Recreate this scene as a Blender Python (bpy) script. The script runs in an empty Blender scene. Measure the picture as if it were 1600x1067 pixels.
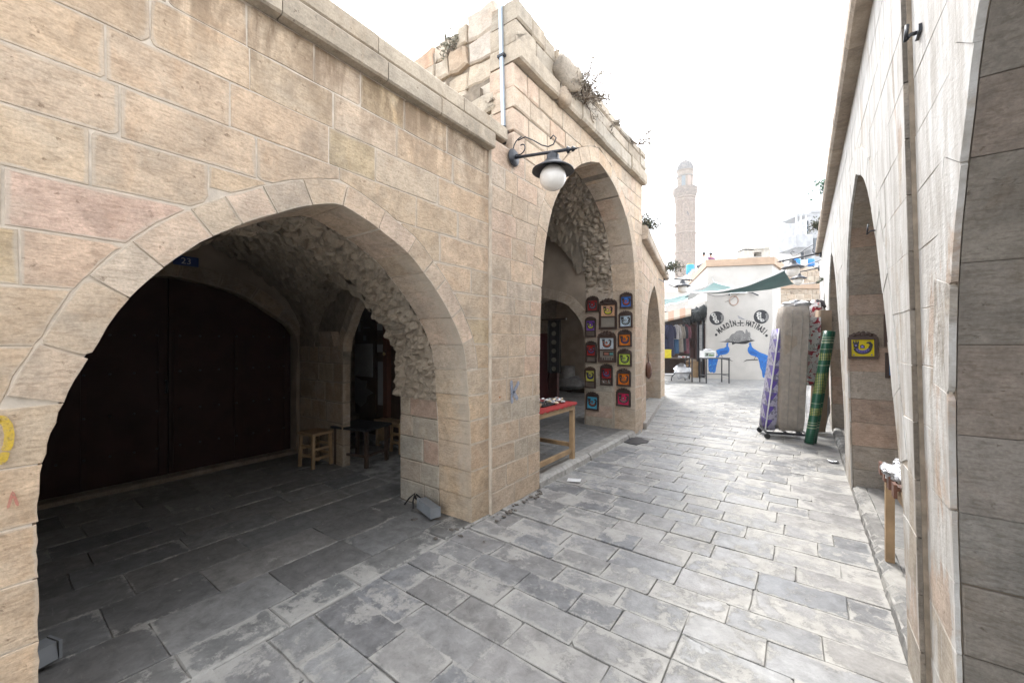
import bpy, math, random
from mathutils import Vector, Matrix, noise

SC = bpy.context.scene
COL = SC.collection
RND = random.Random(11)
rad = math.radians

# ------------------------------------------------------------------ camera
YAW = math.atan2(455, 622)
CS, SN = math.cos(YAW), math.sin(YAW)
EYE = 1.6
cam_data = bpy.data.cameras.new('camera')
cam_data.sensor_width = 36.0
cam_data.lens = 36.0 * 622 / 1600
cam_data.shift_y = 0.001
cam_data.clip_start = 0.05
cam_data.clip_end = 2000
cam = bpy.data.objects.new('camera', cam_data)
cam.location = (0, 0, EYE)
cam.rotation_euler = (rad(90), 0, YAW)
COL.objects.link(cam)
SC.camera = cam

# ------------------------------------------------------------------ sky, sun, exposure
SUN_AZ = (-0.50, 0.866)          # horizontal direction towards the sun
SUN_EL = rad(56)
world = bpy.data.worlds.new('World')
SC.world = world
world.use_nodes = True
wn = world.node_tree
bg = wn.nodes['Background']
skyn = wn.nodes.new('ShaderNodeTexSky')
skyn.sky_type = 'NISHITA'
skyn.sun_disc = False
skyn.sun_elevation = SUN_EL
skyn.sun_rotation = math.atan2(SUN_AZ[0], SUN_AZ[1])
skyn.air_density = 1.0
skyn.dust_density = 1.2
skyn.ozone_density = 1.0
hsv = wn.nodes.new('ShaderNodeHueSaturation')   # a white, hazy sky
hsv.inputs['Saturation'].default_value = 0.20
wn.links.new(skyn.outputs[0], hsv.inputs['Color'])
wn.links.new(hsv.outputs[0], bg.inputs[0])
bg.inputs[1].default_value = 0.15
sd = bpy.data.lights.new('sun', 'SUN')
sd.energy = 0.55
sd.angle = rad(8)
sd.color = (1.0, 0.965, 0.91)
sun = bpy.data.objects.new('sun', sd)
d = Vector((SUN_AZ[0] * math.cos(SUN_EL), SUN_AZ[1] * math.cos(SUN_EL), math.sin(SUN_EL)))
sun.rotation_euler = d.to_track_quat('Z', 'Y').to_euler()
sun.location = (-20, 30, 50)
COL.objects.link(sun)
SC.view_settings.view_transform = 'Standard'
SC.view_settings.look = 'None'
SC.view_settings.exposure = 2.7
SC.view_settings.gamma = 1
SC.view_settings.use_curve_mapping = False
SC.render.engine = 'CYCLES'
SC.cycles.max_bounces = 8
SC.cycles.diffuse_bounces = 5
SC.cycles.use_denoising = True

# ------------------------------------------------------------------ helpers
LOC = {}


def ray(u, v):
    a = (u - 800) / 622.0
    return Vector((-SN + a * CS, CS + a * SN, (535 - v) / 622.0))


def at(u, v, D):                 # the point D metres ahead of the camera along a sight line
    return Vector((0, 0, EYE)) + ray(u, v) * D


def floor_at(u, v, z=0.0):
    r = ray(u, v)
    return Vector((0, 0, EYE)) + r * ((z - EYE) / r.z)


class MB:
    """collects shapes in world (or root) space; build() links them as one mesh object"""

    def __init__(self):
        self.v, self.f, self.sm = [], [], []

    def add(self, vs, fs, smooth=False):
        n = len(self.v)
        self.v.extend([Vector(p) for p in vs])
        for f in fs:
            self.f.append([i + n for i in f])
            self.sm.append(smooth)
        return self

    def box(self, x0, x1, y0, y1, z0, z1):
        return self.add([(x0, y0, z0), (x1, y0, z0), (x1, y1, z0), (x0, y1, z0), (x0, y0, z1), (x1, y0, z1), (x1, y1, z1), (x0, y1, z1)],
                        [(0, 3, 2, 1), (4, 5, 6, 7), (0, 1, 5, 4), (1, 2, 6, 5), (2, 3, 7, 6), (3, 0, 4, 7)])

    def obox(self, c, a, b, e):  # centre and three half axes
        c, a, b, e = Vector(c), Vector(a), Vector(b), Vector(e)
        vs = [c + i * a + j * b + k * e for k in (-1, 1) for j, i in ((-1, -1), (-1, 1), (1, 1), (1, -1))]
        return self.add(vs, [(0, 3, 2, 1), (4, 5, 6, 7), (0, 1, 5, 4), (1, 2, 6, 5), (2, 3, 7, 6), (3, 0, 4, 7)])

    def bar(self, p, q, w, h=None, up=(0, 0, 1)):
        p, q = Vector(p), Vector(q)
        h = h or w
        t = (q - p)
        u = Vector(up)
        if abs(t.normalized().dot(u)) > 0.98:
            u = Vector((1, 0, 0))
        s = t.cross(u).normalized()
        u = s.cross(t).normalized()
        return self.obox((p + q) / 2, t / 2, s * w / 2, u * h / 2)

    def tube(self, pts, r, n=8, cap=True):
        pts = [Vector(p) for p in pts]
        rs = r if isinstance(r, (list, tuple)) else [r] * len(pts)
        vs, fs = [], []
        prev = None
        for i, p in enumerate(pts):
            t = (pts[min(i + 1, len(pts) - 1)] - pts[max(i - 1, 0)])
            t = t.normalized() if t.length > 1e-9 else Vector((0, 0, 1))
            if prev is None:
                u = Vector((0, 0, 1)) if abs(t.z) < 0.9 else Vector((1, 0, 0))
            else:
                u = prev
            s = t.cross(u).normalized()
            u = s.cross(t).normalized()
            prev = u
            for k in range(n):
                a = 2 * math.pi * k / n
                vs.append(p + (s * math.cos(a) + u * math.sin(a)) * rs[i])
        for i in range(len(pts) - 1):
            for k in range(n):
                a, b = i * n + k, i * n + (k + 1) % n
                fs.append((a, b, b + n, a + n))
        self.add(vs, fs, True)
        if cap:
            m = len(self.v) - len(vs)
            self.f.append([m + k for k in range(n)][::-1]); self.sm.append(False)
            self.f.append([m + (len(pts) - 1) * n + k for k in range(n)]); self.sm.append(False)
        return self

    def lathe(self, prof, c=(0, 0, 0), n=16, smooth=True, ax=None):
        c = Vector(c)
        if ax is None:
            X, Y, Z = Vector((1, 0, 0)), Vector((0, 1, 0)), Vector((0, 0, 1))
        else:
            Z = Vector(ax).normalized()
            X = Z.orthogonal().normalized(); Y = Z.cross(X)
        vs, fs = [], []
        for r, z in prof:
            for k in range(n):
                a = 2 * math.pi * k / n
                vs.append(c + (X * math.cos(a) + Y * math.sin(a)) * r + Z * z)
        for i in range(len(prof) - 1):
            for k in range(n):
                a, b = i * n + k, i * n + (k + 1) % n
                fs.append((a, b, b + n, a + n))
        self.add(vs, fs, smooth)
        m = len(self.v) - len(vs)
        if prof[0][0] > 1e-4:
            self.f.append([m + k for k in range(n)][::-1]); self.sm.append(False)
        if prof[-1][0] > 1e-4:
            self.f.append([m + (len(prof) - 1) * n + k for k in range(n)]); self.sm.append(False)
        return self

    def prism(self, pts, vec):   # a planar outline pushed along vec
        pts = [Vector(p) for p in pts]
        vec = Vector(vec)
        n = len(pts)
        return self.add(pts + [p + vec for p in pts], [tuple(range(n))[::-1], tuple(range(n, 2 * n))] + [(i, (i + 1) % n, (i + 1) % n + n, i + n) for i in range(n)])

    def grid(self, rows, smooth=True, closed=False):
        nu = len(rows[0])
        vs = [p for r in rows for p in r]
        fs = []
        for i in range(len(rows) - 1):
            for k in range(nu if closed else nu - 1):
                a, b = i * nu + k, i * nu + (k + 1) % nu
                fs.append((a, b, b + nu, a + nu))
        return self.add(vs, fs, smooth)

    def blob(self, c, rx, ry, rz, n=10, m=7, amp=0.12, seed=0.0, freq=1.5):
        c = Vector(c)
        rows = []
        for i in range(m + 1):
            ph = math.pi * i / m
            row = []
            for k in range(n):
                a = 2 * math.pi * k / n
                q = Vector((math.sin(ph) * math.cos(a), math.sin(ph) * math.sin(a), -math.cos(ph)))
                s = 1 + amp * noise.noise(q * freq + Vector((seed, seed * 1.7, 3.1)))
                row.append(c + Vector((q.x * rx, q.y * ry, q.z * rz)) * s)
            rows.append(row)
        return self.grid(rows, True, True)

    def build(self, name, mat, parent=None, color=None, kind=None):
        if not self.v:
            return None
        lo = Vector((min(p.x for p in self.v), min(p.y for p in self.v), min(p.z for p in self.v)))
        hi = Vector((max(p.x for p in self.v), max(p.y for p in self.v), max(p.z for p in self.v)))
        c = (lo + hi) / 2
        if parent is None:
            c.z = lo.z
        me = bpy.data.meshes.new(name)
        me.from_pydata([p - c for p in self.v], [], self.f)
        me.polygons.foreach_set('use_smooth', self.sm)
        if isinstance(mat, (list, tuple)):
            for m in mat:
                me.materials.append(m)
        else:
            me.materials.append(mat)
        me.update()
        o = bpy.data.objects.new(name, me)
        COL.objects.link(o)
        if parent is not None:
            o.parent = parent
            o.location = c - LOC[parent.name]
        else:
            o.location = c
        LOC[o.name] = c
        if color is not None:
            o.color = (color[0], color[1], color[2], 1)
        if kind:
            o['kind'] = kind
        return o


def thing(name, label, cat, loc=(0, 0, 0), rotz=0.0, group=None, local=False):
    o = bpy.data.objects.new(name, None)
    o.empty_display_size = 0.2
    COL.objects.link(o)
    o.location = loc
    o.rotation_euler = (0, 0, rotz)
    o['label'] = label
    o['category'] = cat
    if group:
        o['group'] = group
    LOC[o.name] = Vector((0, 0, 0)) if local else Vector(loc)
    return o


def tag(o, label, cat, group=None):
    o['label'] = label
    o['category'] = cat
    if group:
        o['group'] = group
    return o


def struct(o):
    o['kind'] = 'structure'
    return o


def copy_thing(root, loc, rotz, label, group=None, scale=None):
    def rec(o, par):
        c = o.copy()
        COL.objects.link(c)
        c.parent = par
        for ch in list(o.children):
            rec(ch, c)
        return c
    r = rec(root, None)
    r.location = loc
    r.rotation_euler = (0, 0, rotz)
    if scale:
        r.scale = (scale,) * 3
    r['label'] = label
    if group:
        r['group'] = group
    return r


# ------------------------------------------------------------------ materials
class NT:
    def __init__(self, name):
        self.m = bpy.data.materials.new(name)
        self.m.use_nodes = True
        self.t = self.m.node_tree
        self.b = self.t.nodes['Principled BSDF']

    def n(self, typ, ins=None, **kw):
        nd = self.t.nodes.new('ShaderNode' + typ)
        for k, v in kw.items():
            setattr(nd, k, v)
        for k, v in (ins or {}).items():
            if hasattr(v, 'bl_idname') or isinstance(v, bpy.types.NodeSocket):
                self.t.links.new(v, nd.inputs[k])
            else:
                nd.inputs[k].default_value = v
        return nd

    def math(self, op, a, b=None, c=None, clamp=False):
        ins = {0: a}
        if b is not None:
            ins[1] = b
        if c is not None:
            ins[2] = c
        return self.n('Math', ins, operation=op, use_clamp=clamp).outputs[0]

    def ramp(self, fac, lo, hi, a=0.0, b=1.0):
        return self.n('MapRange', {0: fac, 1: lo, 2: hi, 3: a, 4: b}).outputs[0]

    def noise(self, vec, scale, detail=4, rough=0.55, dist=0.0):
        return self.n('TexNoise', {'Vector': vec, 'Scale': scale, 'Detail': detail, 'Roughness': rough, 'Distortion': dist}).outputs[0]

    def mix(self, fac, a, b, blend='MIX'):
        nd = self.t.nodes.new('ShaderNodeMix')
        nd.data_type = 'RGBA'
        nd.blend_type = blend
        for k, v in ((0, fac), (6, a), (7, b)):
            if isinstance(v, bpy.types.NodeSocket):
                self.t.links.new(v, nd.inputs[k])
            elif k == 0:
                nd.inputs[k].default_value = v
            else:
                nd.inputs[k].default_value = (v[0], v[1], v[2], 1)
        return nd.outputs[2]

    def scaled(self, vec, s):
        return self.n('VectorMath', {0: vec, 1: s}, operation='MULTIPLY').outputs[0]

    def link(self, out, inp):
        self.t.links.new(out, self.b.inputs[inp])

    def bump(self, h, strength=0.4, dist=0.01, prev=None):
        ins = {'Height': h, 'Strength': strength, 'Distance': dist}
        if prev is not None:
            ins['Normal'] = prev
        return self.n('Bump', ins).outputs[0]

    def local(self):             # object coordinates shifted at random for each object
        tc = self.n('TexCoord').outputs['Object']
        oi = self.n('ObjectInfo')
        off = self.n('VectorMath', {0: oi.outputs['Random'], 1: (37.0, 53.0, 71.0)}, operation='MULTIPLY').outputs[0]
        return self.n('VectorMath', {0: tc, 1: off}, operation='ADD').outputs[0], oi.outputs['Color']

    def pos(self):
        return self.n('NewGeometry').outputs['Position']


def simple(name, col, rough=0.6, metal=0.0, var=0.15, scale=8, bump=0.0, bscale=40, bdist=0.004, **kw):
    t = NT(name)
    vec, _ = t.local()
    k = t.ramp(t.noise(vec, scale, 5), 0.3, 0.7, 1 - var, 1 + var)
    c = t.n('VectorMath', {0: col, 1: k}, operation='MULTIPLY').outputs[0]
    t.link(c, 'Base Color')
    t.b.inputs['Roughness'].default_value = rough
    t.b.inputs['Metallic'].default_value = metal
    for a, b in kw.items():
        t.b.inputs[a.replace('_', ' ')].default_value = b
    if bump:
        t.link(t.bump(t.noise(vec, bscale, 4), bump, bdist), 'Normal')
    return t.m


def tinted(name, rough=0.6, metal=0.0, var=0.12, scale=10, bump=0.0, bscale=60):
    t = NT(name)             # the colour comes from the object
    vec, oc = t.local()
    k = t.ramp(t.noise(vec, scale, 5), 0.3, 0.7, 1 - var, 1 + var)
    t.link(t.n('VectorMath', {0: oc, 1: k}, operation='MULTIPLY').outputs[0], 'Base Color')
    t.b.inputs['Roughness'].default_value = rough
    t.b.inputs['Metallic'].default_value = metal
    if bump:
        t.link(t.bump(t.noise(vec, bscale, 4), bump, 0.004), 'Normal')
    return t.m


def stone_mat(name, tool=0.5, drip=None, grime=0.35, pits=0.6, wash=0.0, rough=0.85, dustcol=(0.55, 0.47, 0.37), smear=0.4, mcol=(0.55, 0.475, 0.385)):
    t = NT(name)
    vec, oc = t.local()
    pos = t.pos()
    mott = t.noise(vec, 7.0, 8, 0.62, 0.6)
    k = t.ramp(mott, 0.3, 0.7, 0.78, 1.22)
    c = t.n('VectorMath', {0: oc, 1: k}, operation='MULTIPLY').outputs[0]
    # pale dusty bloom and warm iron staining, both in patches
    bloom = t.ramp(t.noise(vec, 3.1, 6, 0.6, 1.0), 0.5, 0.75)
    c = t.mix(t.math('MULTIPLY', bloom, 0.45), c, dustcol)
    iron = t.ramp(t.noise(t.scaled(pos, (2.0, 2.0, 1.1)), 1.9, 6, 0.62, 0.8), 0.56, 0.74)
    c = t.mix(t.math('MULTIPLY', iron, 0.35), c, t.n('VectorMath', {0: c, 1: (0.88, 0.68, 0.50)}, operation='MULTIPLY').outputs[0])
    # tool marks: fine strokes stretched along the bed
    tv = t.n('Mapping', {'Vector': vec, 'Rotation': (0.08, 0.08, 0.0), 'Scale': (15, 15, 58)}).outputs[0]
    strokes = t.noise(tv, 1.5, 4, 0.6, 0.25)
    c = t.mix(t.math('MULTIPLY', t.ramp(strokes, 0.52, 0.38), 0.15 + 0.40 * tool), c, t.n('VectorMath', {0: c, 1: (0.5, 0.45, 0.4)}, operation='MULTIPLY').outputs[0])
    spk = t.noise(vec, 85, 3, 0.7)
    c = t.n('VectorMath', {0: c, 1: t.ramp(spk, 0.3, 0.7, 0.84, 1.14)}, operation='MULTIPLY').outputs[0]
    # pits
    pn = t.noise(vec, 30, 4, 0.6)
    pit = t.ramp(pn, 0.35, 0.27)
    c = t.mix(t.math('MULTIPLY', pit, pits), c, t.n('VectorMath', {0: c, 1: (0.38, 0.32, 0.27)}, operation='MULTIPLY').outputs[0])
    if smear:
        ed = t.n('Attribute', attribute_name='edge').outputs['Fac']
        sm = t.ramp(t.math('ADD', t.math('MULTIPLY', ed, 0.75), t.math('MULTIPLY', t.noise(pos, 6.5, 6, 0.68, 0.6), 0.9)), 0.80, 1.05)
        sm = t.math('MULTIPLY', sm, t.ramp(t.noise(pos, 1.4, 3, 0.5), 0.36, 0.6))
        c = t.mix(t.math('MULTIPLY', sm, smear), c, t.mix(t.noise(pos, 20, 3), mcol, tuple(x * 0.82 for x in mcol)))
    # soot and damp grime in world-sized patches
    g = t.ramp(t.noise(t.scaled(pos, (1.0, 1.0, 0.6)), 2.3, 8, 0.68, 0.7), 0.54, 0.76)
    c = t.mix(t.math('MULTIPLY', g, grime), c, (0.13, 0.12, 0.105))
    if drip:                     # rain stains hanging down from the ledge above
        zz_ = t.n('SeparateXYZ', {0: pos}).outputs[2]
        dm = t.math('MULTIPLY', t.ramp(zz_, drip - 0.6, drip - 0.1), t.ramp(t.noise(t.scaled(pos, (1.6, 1.6, 0.42)), 3.2, 7, 0.7, 0.5), 0.42, 0.55))
        c = t.mix(t.math('MULTIPLY', dm, 0.75), c, (0.17, 0.115, 0.07))
    if wash:
        w1 = t.noise(t.scaled(pos, (1.0, 1.6, 0.55)), 2.2, 9, 0.66, 0.9)
        w2 = t.noise(vec, 1.3, 4, 0.5)
        w = t.ramp(t.math('ADD', t.math('ADD', w1, t.math('MULTIPLY', w2, 0.3)), t.ramp(t.n('SeparateXYZ', {0: pos}).outputs[2], 0.6, 2.4, -0.05, 0.12)), 0.585, 0.66)
        wc = t.mix(t.ramp(t.noise(t.scaled(pos, (3, 7, 1.0)), 2.0, 9, 0.7), 0.38, 0.62), (0.60, 0.59, 0.565), (0.40, 0.375, 0.34))
        c = t.mix(w, c, wc)
    t.link(c, 'Base Color')
    t.b.inputs['Roughness'].default_value = rough
    t.b.inputs['Specular IOR Level'].default_value = 0.25
    n1 = t.bump(strokes, tool, 0.006)
    n2 = t.bump(t.math('SUBTRACT', t.noise(vec, 16, 8, 0.65), t.math('MULTIPLY', pit, 0.5)), 0.45, 0.012, n1)
    t.link(n2, 'Normal')
    return t.m


def paver_mat(name, crust=0.5, rlo=0.30, rhi=0.62):
    t = NT(name)
    vec, oc = t.local()
    pos = t.pos()
    k = t.ramp(t.noise(vec, 11.0, 9, 0.72, 0.4), 0.3, 0.7, 0.62, 1.3)
    c = t.n('VectorMath', {0: oc, 1: k}, operation='MULTIPLY').outputs[0]
    w1 = t.noise(t.scaled(pos, (1, 1, 0.2)), 5.5, 12, 0.80, 0.15)
    w2 = t.noise(vec, 2.0, 3, 0.5)
    ed = t.n('Attribute', attribute_name='edge').outputs['Fac']
    w1 = t.math('ADD', w1, t.math('MULTIPLY', ed, 0.10))
    mask = t.ramp(t.math('ADD', w1, t.math('MULTIPLY', t.math('SUBTRACT', w2, 0.5), 0.6)), 0.64 - crust * 0.22, 0.70 - crust * 0.22)
    cr = t.mix(t.ramp(t.noise(pos, 12, 6, 0.6), 0.35, 0.7), (0.43, 0.415, 0.38), (0.32, 0.31, 0.285))
    c = t.mix(t.math('MULTIPLY', mask, 0.75), c, cr)
    sp = t.ramp(t.noise(pos, 42, 5, 0.7), 0.40, 0.30)
    c = t.mix(t.math('MULTIPLY', sp, 0.45), c, (0.10, 0.10, 0.10))
    lm = t.ramp(t.noise(t.n('Mapping', {'Vector': pos, 'Rotation': (0, 0, 0.5), 'Scale': (3, 14, 1)}).outputs[0], 2.4, 6, 0.7), 0.62, 0.7)
    c = t.mix(t.math('MULTIPLY', lm, 0.35), c, (0.42, 0.41, 0.385))
    t.link(c, 'Base Color')
    r = t.ramp(t.noise(pos, 5.5, 6, 0.6), 0.3, 0.7, rlo, rhi)
    t.link(t.math('ADD', r, t.math('MULTIPLY', mask, 0.12)), 'Roughness')
    h = t.math('ADD', t.noise(vec, 14, 8, 0.65), t.math('MULTIPLY', mask, 0.35))
    t.link(t.bump(h, 0.42, 0.012), 'Normal')
    return t.m


M = {}
M['ashlar'] = stone_mat('ashlar_limestone', smear=0.7)
M['ashlar_low'] = stone_mat('ashlar_limestone_stained', smear=0.7, drip=3.42)
M['rough'] = stone_mat('rough_limestone', tool=0.15, grime=0.3, pits=0.4, smear=0.25)
M['cornice'] = stone_mat('weathered_cornice', tool=0.2, grime=0.75, pits=0.8)
M['pier'] = stone_mat('worn_pier_stone', tool=0.35, grime=0.45, dustcol=(0.48, 0.44, 0.38))
M['lime'] = stone_mat('limewashed_stone', tool=0.35, grime=0.3, pits=0.6, wash=1.0, smear=0.5, mcol=(0.56, 0.53, 0.48))
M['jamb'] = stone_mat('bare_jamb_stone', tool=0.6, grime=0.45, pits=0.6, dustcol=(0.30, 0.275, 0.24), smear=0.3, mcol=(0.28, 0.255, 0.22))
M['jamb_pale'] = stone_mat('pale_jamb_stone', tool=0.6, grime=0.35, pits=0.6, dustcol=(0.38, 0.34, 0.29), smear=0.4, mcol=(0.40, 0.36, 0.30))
M['rubble'] = stone_mat('vault_rubble', tool=0.0, grime=0.5, pits=0.7, dustcol=(0.42, 0.37, 0.30))
M['mortar'] = simple('lime_mortar', (0.56, 0.485, 0.395), 0.95, var=0.2, scale=14, bump=0.6, bscale=60)
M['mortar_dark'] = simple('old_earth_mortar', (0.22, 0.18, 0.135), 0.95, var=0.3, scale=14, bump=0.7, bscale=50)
M['paver'] = paver_mat('street_paver', 0.55)
M['flag'] = paver_mat('arcade_flagstone', 0.05, 0.5, 0.8)
M['curb'] = paver_mat('kerb_stone', 0.7, 0.5, 0.8)
M['joint'] = simple('paving_joint_dirt', (0.27, 0.262, 0.245), 0.95, var=0.5, scale=9, bump=0.6, bscale=70)
M['pier_joint'] = simple('grey_lime_mortar', (0.40, 0.345, 0.275), 0.95, var=0.2, scale=14, bump=0.6, bscale=60)
M['plaster'] = simple('interior_plaster', (0.33, 0.265, 0.20), 0.9, var=0.25, scale=2.5, bump=0.35, bscale=20)
M['tint'] = tinted('painted_surface', 0.55)
M['cloth'] = tinted('woven_cloth', 0.9, var=0.2, scale=14, bump=0.5, bscale=220)
M['matte'] = tinted('matte_surface', 0.85, var=0.2, scale=6, bump=0.3)
M['gloss'] = tinted('glazed_surface', 0.18, var=0.15)
M['metal'] = tinted('bare_metal', 0.35, 1.0, var=0.15)
M['iron'] = simple('black_iron', (0.022, 0.024, 0.03), 0.4, var=0.2, scale=30, bump=0.15, bscale=90)
M['wood'] = simple('worn_pine', (0.36, 0.24, 0.13), 0.65, var=0.3, scale=5, bump=0.3, bscale=50)
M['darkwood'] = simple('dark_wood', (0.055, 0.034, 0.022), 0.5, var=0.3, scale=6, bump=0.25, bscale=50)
M['door'] = simple('brown_metal_door', (0.034, 0.012, 0.008), 0.6, var=0.35, scale=4, bump=0.15, bscale=30, Specular_IOR_Level=0.2)
M['whitewall'] = simple('cream_render', (0.46, 0.435, 0.40), 0.9, var=0.12, scale=1.2, bump=0.2, bscale=14)
M['peach'] = simple('peach_coping', (0.40, 0.285, 0.20), 0.85, var=0.12, scale=3, bump=0.2, bscale=30)
M['minaret'] = stone_mat('minaret_stone', tool=0.0, grime=0.1, pits=0.2)
M['concrete'] = simple('grey_concrete', (0.33, 0.33, 0.33), 0.85, var=0.2, scale=1.5)
M['globe'] = simple('milky_glass', (0.80, 0.77, 0.72), 0.12, var=0.12, scale=6, Subsurface_Weight=0.0)
M['steel'] = simple('galvanised_steel', (0.42, 0.50, 0.58), 0.4, 0.6, var=0.1)
M['leaf'] = tinted('leaves', 0.6, var=0.35, scale=9)
M['twig'] = simple('dry_twigs', (0.17, 0.13, 0.095), 0.9, var=0.3)
M['shade'] = simple('green_shade_cloth', (0.009, 0.066, 0.060), 0.7, var=0.2, scale=3, bump=0.3, bscale=200)
M['white'] = simple('white_plastic', (0.72, 0.72, 0.71), 0.4, var=0.08)
M['black'] = simple('black_rubber', (0.015, 0.015, 0.016), 0.6, var=0.2)
t = NT('clear_plastic_wrap')
t.b.inputs['Base Color'].default_value = (0.9, 0.9, 0.9, 1)
t.b.inputs['Roughness'].default_value = 0.12
t.b.inputs['Alpha'].default_value = 0.13
vec, _ = t.local()
t.link(t.bump(t.noise(vec, 9, 6, 0.7, 1.5), 1.0, 0.05), 'Normal')
M['wrap'] = t.m
M['foil'] = simple('crumpled_plastic', (0.75, 0.76, 0.78), 0.16, 0.55, var=0.2, bump=1.0, bscale=26, bdist=0.03)
t = NT('window_glass')
t.b.inputs['Base Color'].default_value = (0.05, 0.06, 0.07, 1)
t.b.inputs['Roughness'].default_value = 0.05
M['glass'] = t.m
# ------------------------------------------------------------------ masonry
def smooth_poly(pts, n=10):      # Catmull-Rom through an arch outline
    P = [Vector((p[0], p[1])) for p in pts]
    P = [P[0] * 2 - P[1]] + P + [P[-1] * 2 - P[-2]]
    out = []
    for i in range(1, len(P) - 2):
        a, b, c, dd = P[i - 1], P[i], P[i + 1], P[i + 2]
        for k in range(n):
            t = k / n
            out.append(0.5 * ((2 * b) + (c - a) * t + (2 * a - 5 * b + 4 * c - dd) * t * t + (3 * b - 3 * c + dd - a) * t ** 3))
    out.append(P[-2])
    return out


class Arch:
    """opening outline left springing > crown > right springing, in wall coordinates (along, up)"""

    def __init__(self, pts, ring, spring, n=8):
        ic = max(range(len(pts)), key=lambda i: pts[i][1])
        self.inn = smooth_poly(pts[:ic + 1], n)[:-1] + smooth_poly(pts[ic:], n)
        self.ring, self.spring = ring, spring
        self.crown = max(self.inn, key=lambda p: p.y)
        self.out = self.offset(ring)
        self.cout = max(self.out, key=lambda p: p.y)

    def offset(self, d):
        P, out = self.inn, []
        for i, p in enumerate(P):
            t = P[min(i + 1, len(P) - 1)] - P[max(i - 1, 0)]
            t.normalize()
            out.append(p + Vector((-t.y, t.x)) * d)
        return out

    def side(self, poly, z, left):
        top = max(range(len(poly)), key=lambda i: poly[i].y)
        seg = poly[:top + 1] if left else poly[top:][::-1]
        if z <= seg[0].y:
            return seg[0].x
        for a, b in zip(seg, seg[1:]):
            if a.y <= z <= b.y and b.y > a.y:
                return a.x + (b.x - a.x) * (z - a.y) / (b.y - a.y)
        return seg[-1].x

    def edge(self, z, left, outer=True):
        return self.side(self.out if (outer and z >= self.spring - 1e-6) else self.inn, z, left)

    def voussoirs(self, size, rng):
        i0 = min(range(len(self.inn) // 2), key=lambda i: abs(self.inn[i].y - self.spring))
        i1 = min(range(len(self.inn) // 2, len(self.inn)), key=lambda i: abs(self.inn[i].y - self.spring))
        L = [0.0]
        for i in range(i0, i1):
            L.append(L[-1] + (self.inn[i + 1] - self.inn[i]).length)
        n = max(5, round(L[-1] / size))
        cuts = [0.0]
        ws = [rng.uniform(0.72, 1.3) for _ in range(n)]
        for w in ws:
            cuts.append(cuts[-1] + w / sum(ws) * L[-1])

        def pt(s, poly):
            s = max(0.0, min(L[-1] - 1e-6, s))
            k = max(i for i in range(len(L)) if L[i] <= s)
            k = min(k, len(L) - 2)
            f = (s - L[k]) / (L[k + 1] - L[k])
            return poly[i0 + k].lerp(poly[i0 + k + 1], f)
        res = []
        for a, b in zip(cuts, cuts[1:]):
            m = 4
            lo = [pt(a + (b - a) * i / m, self.inn) for i in range(m + 1)]
            hi = [pt(a + (b - a) * i / m, self.out) for i in range(m + 1)]
            res.append(lo + hi[::-1])
        return res


class Wall:
    """a wall face: origin, direction along, outward normal, optional lean of the face"""

    def __init__(self, o, along, out, lean=0.0):
        self.o, self.a, self.n = Vector(o), Vector(along).normalized(), Vector(out).normalized()
        self.lean = lean

    def p(self, y, z, d=0.0):
        return self.o + self.a * y + Vector((0, 0, z)) + self.n * (d + self.lean * z)


def clean(poly, tol=0.004):
    out = []
    for p in poly:
        if not out or (p - out[-1]).length > tol:
            out.append(p)
    if len(out) > 2 and (out[0] - out[-1]).length <= tol:
        out.pop()
    return out


def blunt(poly, lim=0.62):
    """cut off corners too sharp to be dressed in stone"""
    out, n = [], len(poly)
    for i in range(n):
        a, b = poly[i - 1] - poly[i], poly[(i + 1) % n] - poly[i]
        if a.length > 1e-6 and b.length > 1e-6 and a.angle(b) < math.pi * lim * 0.5:
            k = 0.045
            out.append(poly[i] + a.normalized() * min(k, a.length * .45))
            out.append(poly[i] + b.normalized() * min(k, b.length * .45))
        else:
            out.append(poly[i])
    return out


def chip(poly, rng, prob):
    out, n = [], len(poly)
    for i in range(n):
        a, b = poly[i - 1] - poly[i], poly[(i + 1) % n] - poly[i]
        if a.length > .06 and b.length > .06 and rng.random() < prob and a.angle(b) < 2.4:
            k, m = rng.uniform(.006, .03), rng.uniform(.006, .03)
            p, q = poly[i] + a.normalized() * k, poly[i] + b.normalized() * m
            out += [p, p.lerp(q, .5) + (poly[i] - p.lerp(q, .5)) * rng.uniform(-.1, .4), q]
        else:
            out.append(poly[i])
    return out


def area(poly):
    return 0.5 * sum(a.x * b.y - b.x * a.y for a, b in zip(poly, poly[1:] + poly[:1]))


def inset(poly, d):
    n, out = len(poly), []
    for i in range(n):
        e1 = (poly[i] - poly[i - 1])
        e2 = (poly[(i + 1) % n] - poly[i])
        if e1.length < 1e-9 or e2.length < 1e-9:
            out.append(poly[i].copy()); continue
        e1.normalize(); e2.normalize()
        m = Vector((-e1.y - e2.y, e1.x + e2.x))
        if m.length < 1e-6:
            m = Vector((-e1.y, e1.x))
        m.normalize()
        c = max(0.5, m.dot(Vector((-e1.y, e1.x))))
        out.append(poly[i] + m * (d / c))
    return out


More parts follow.
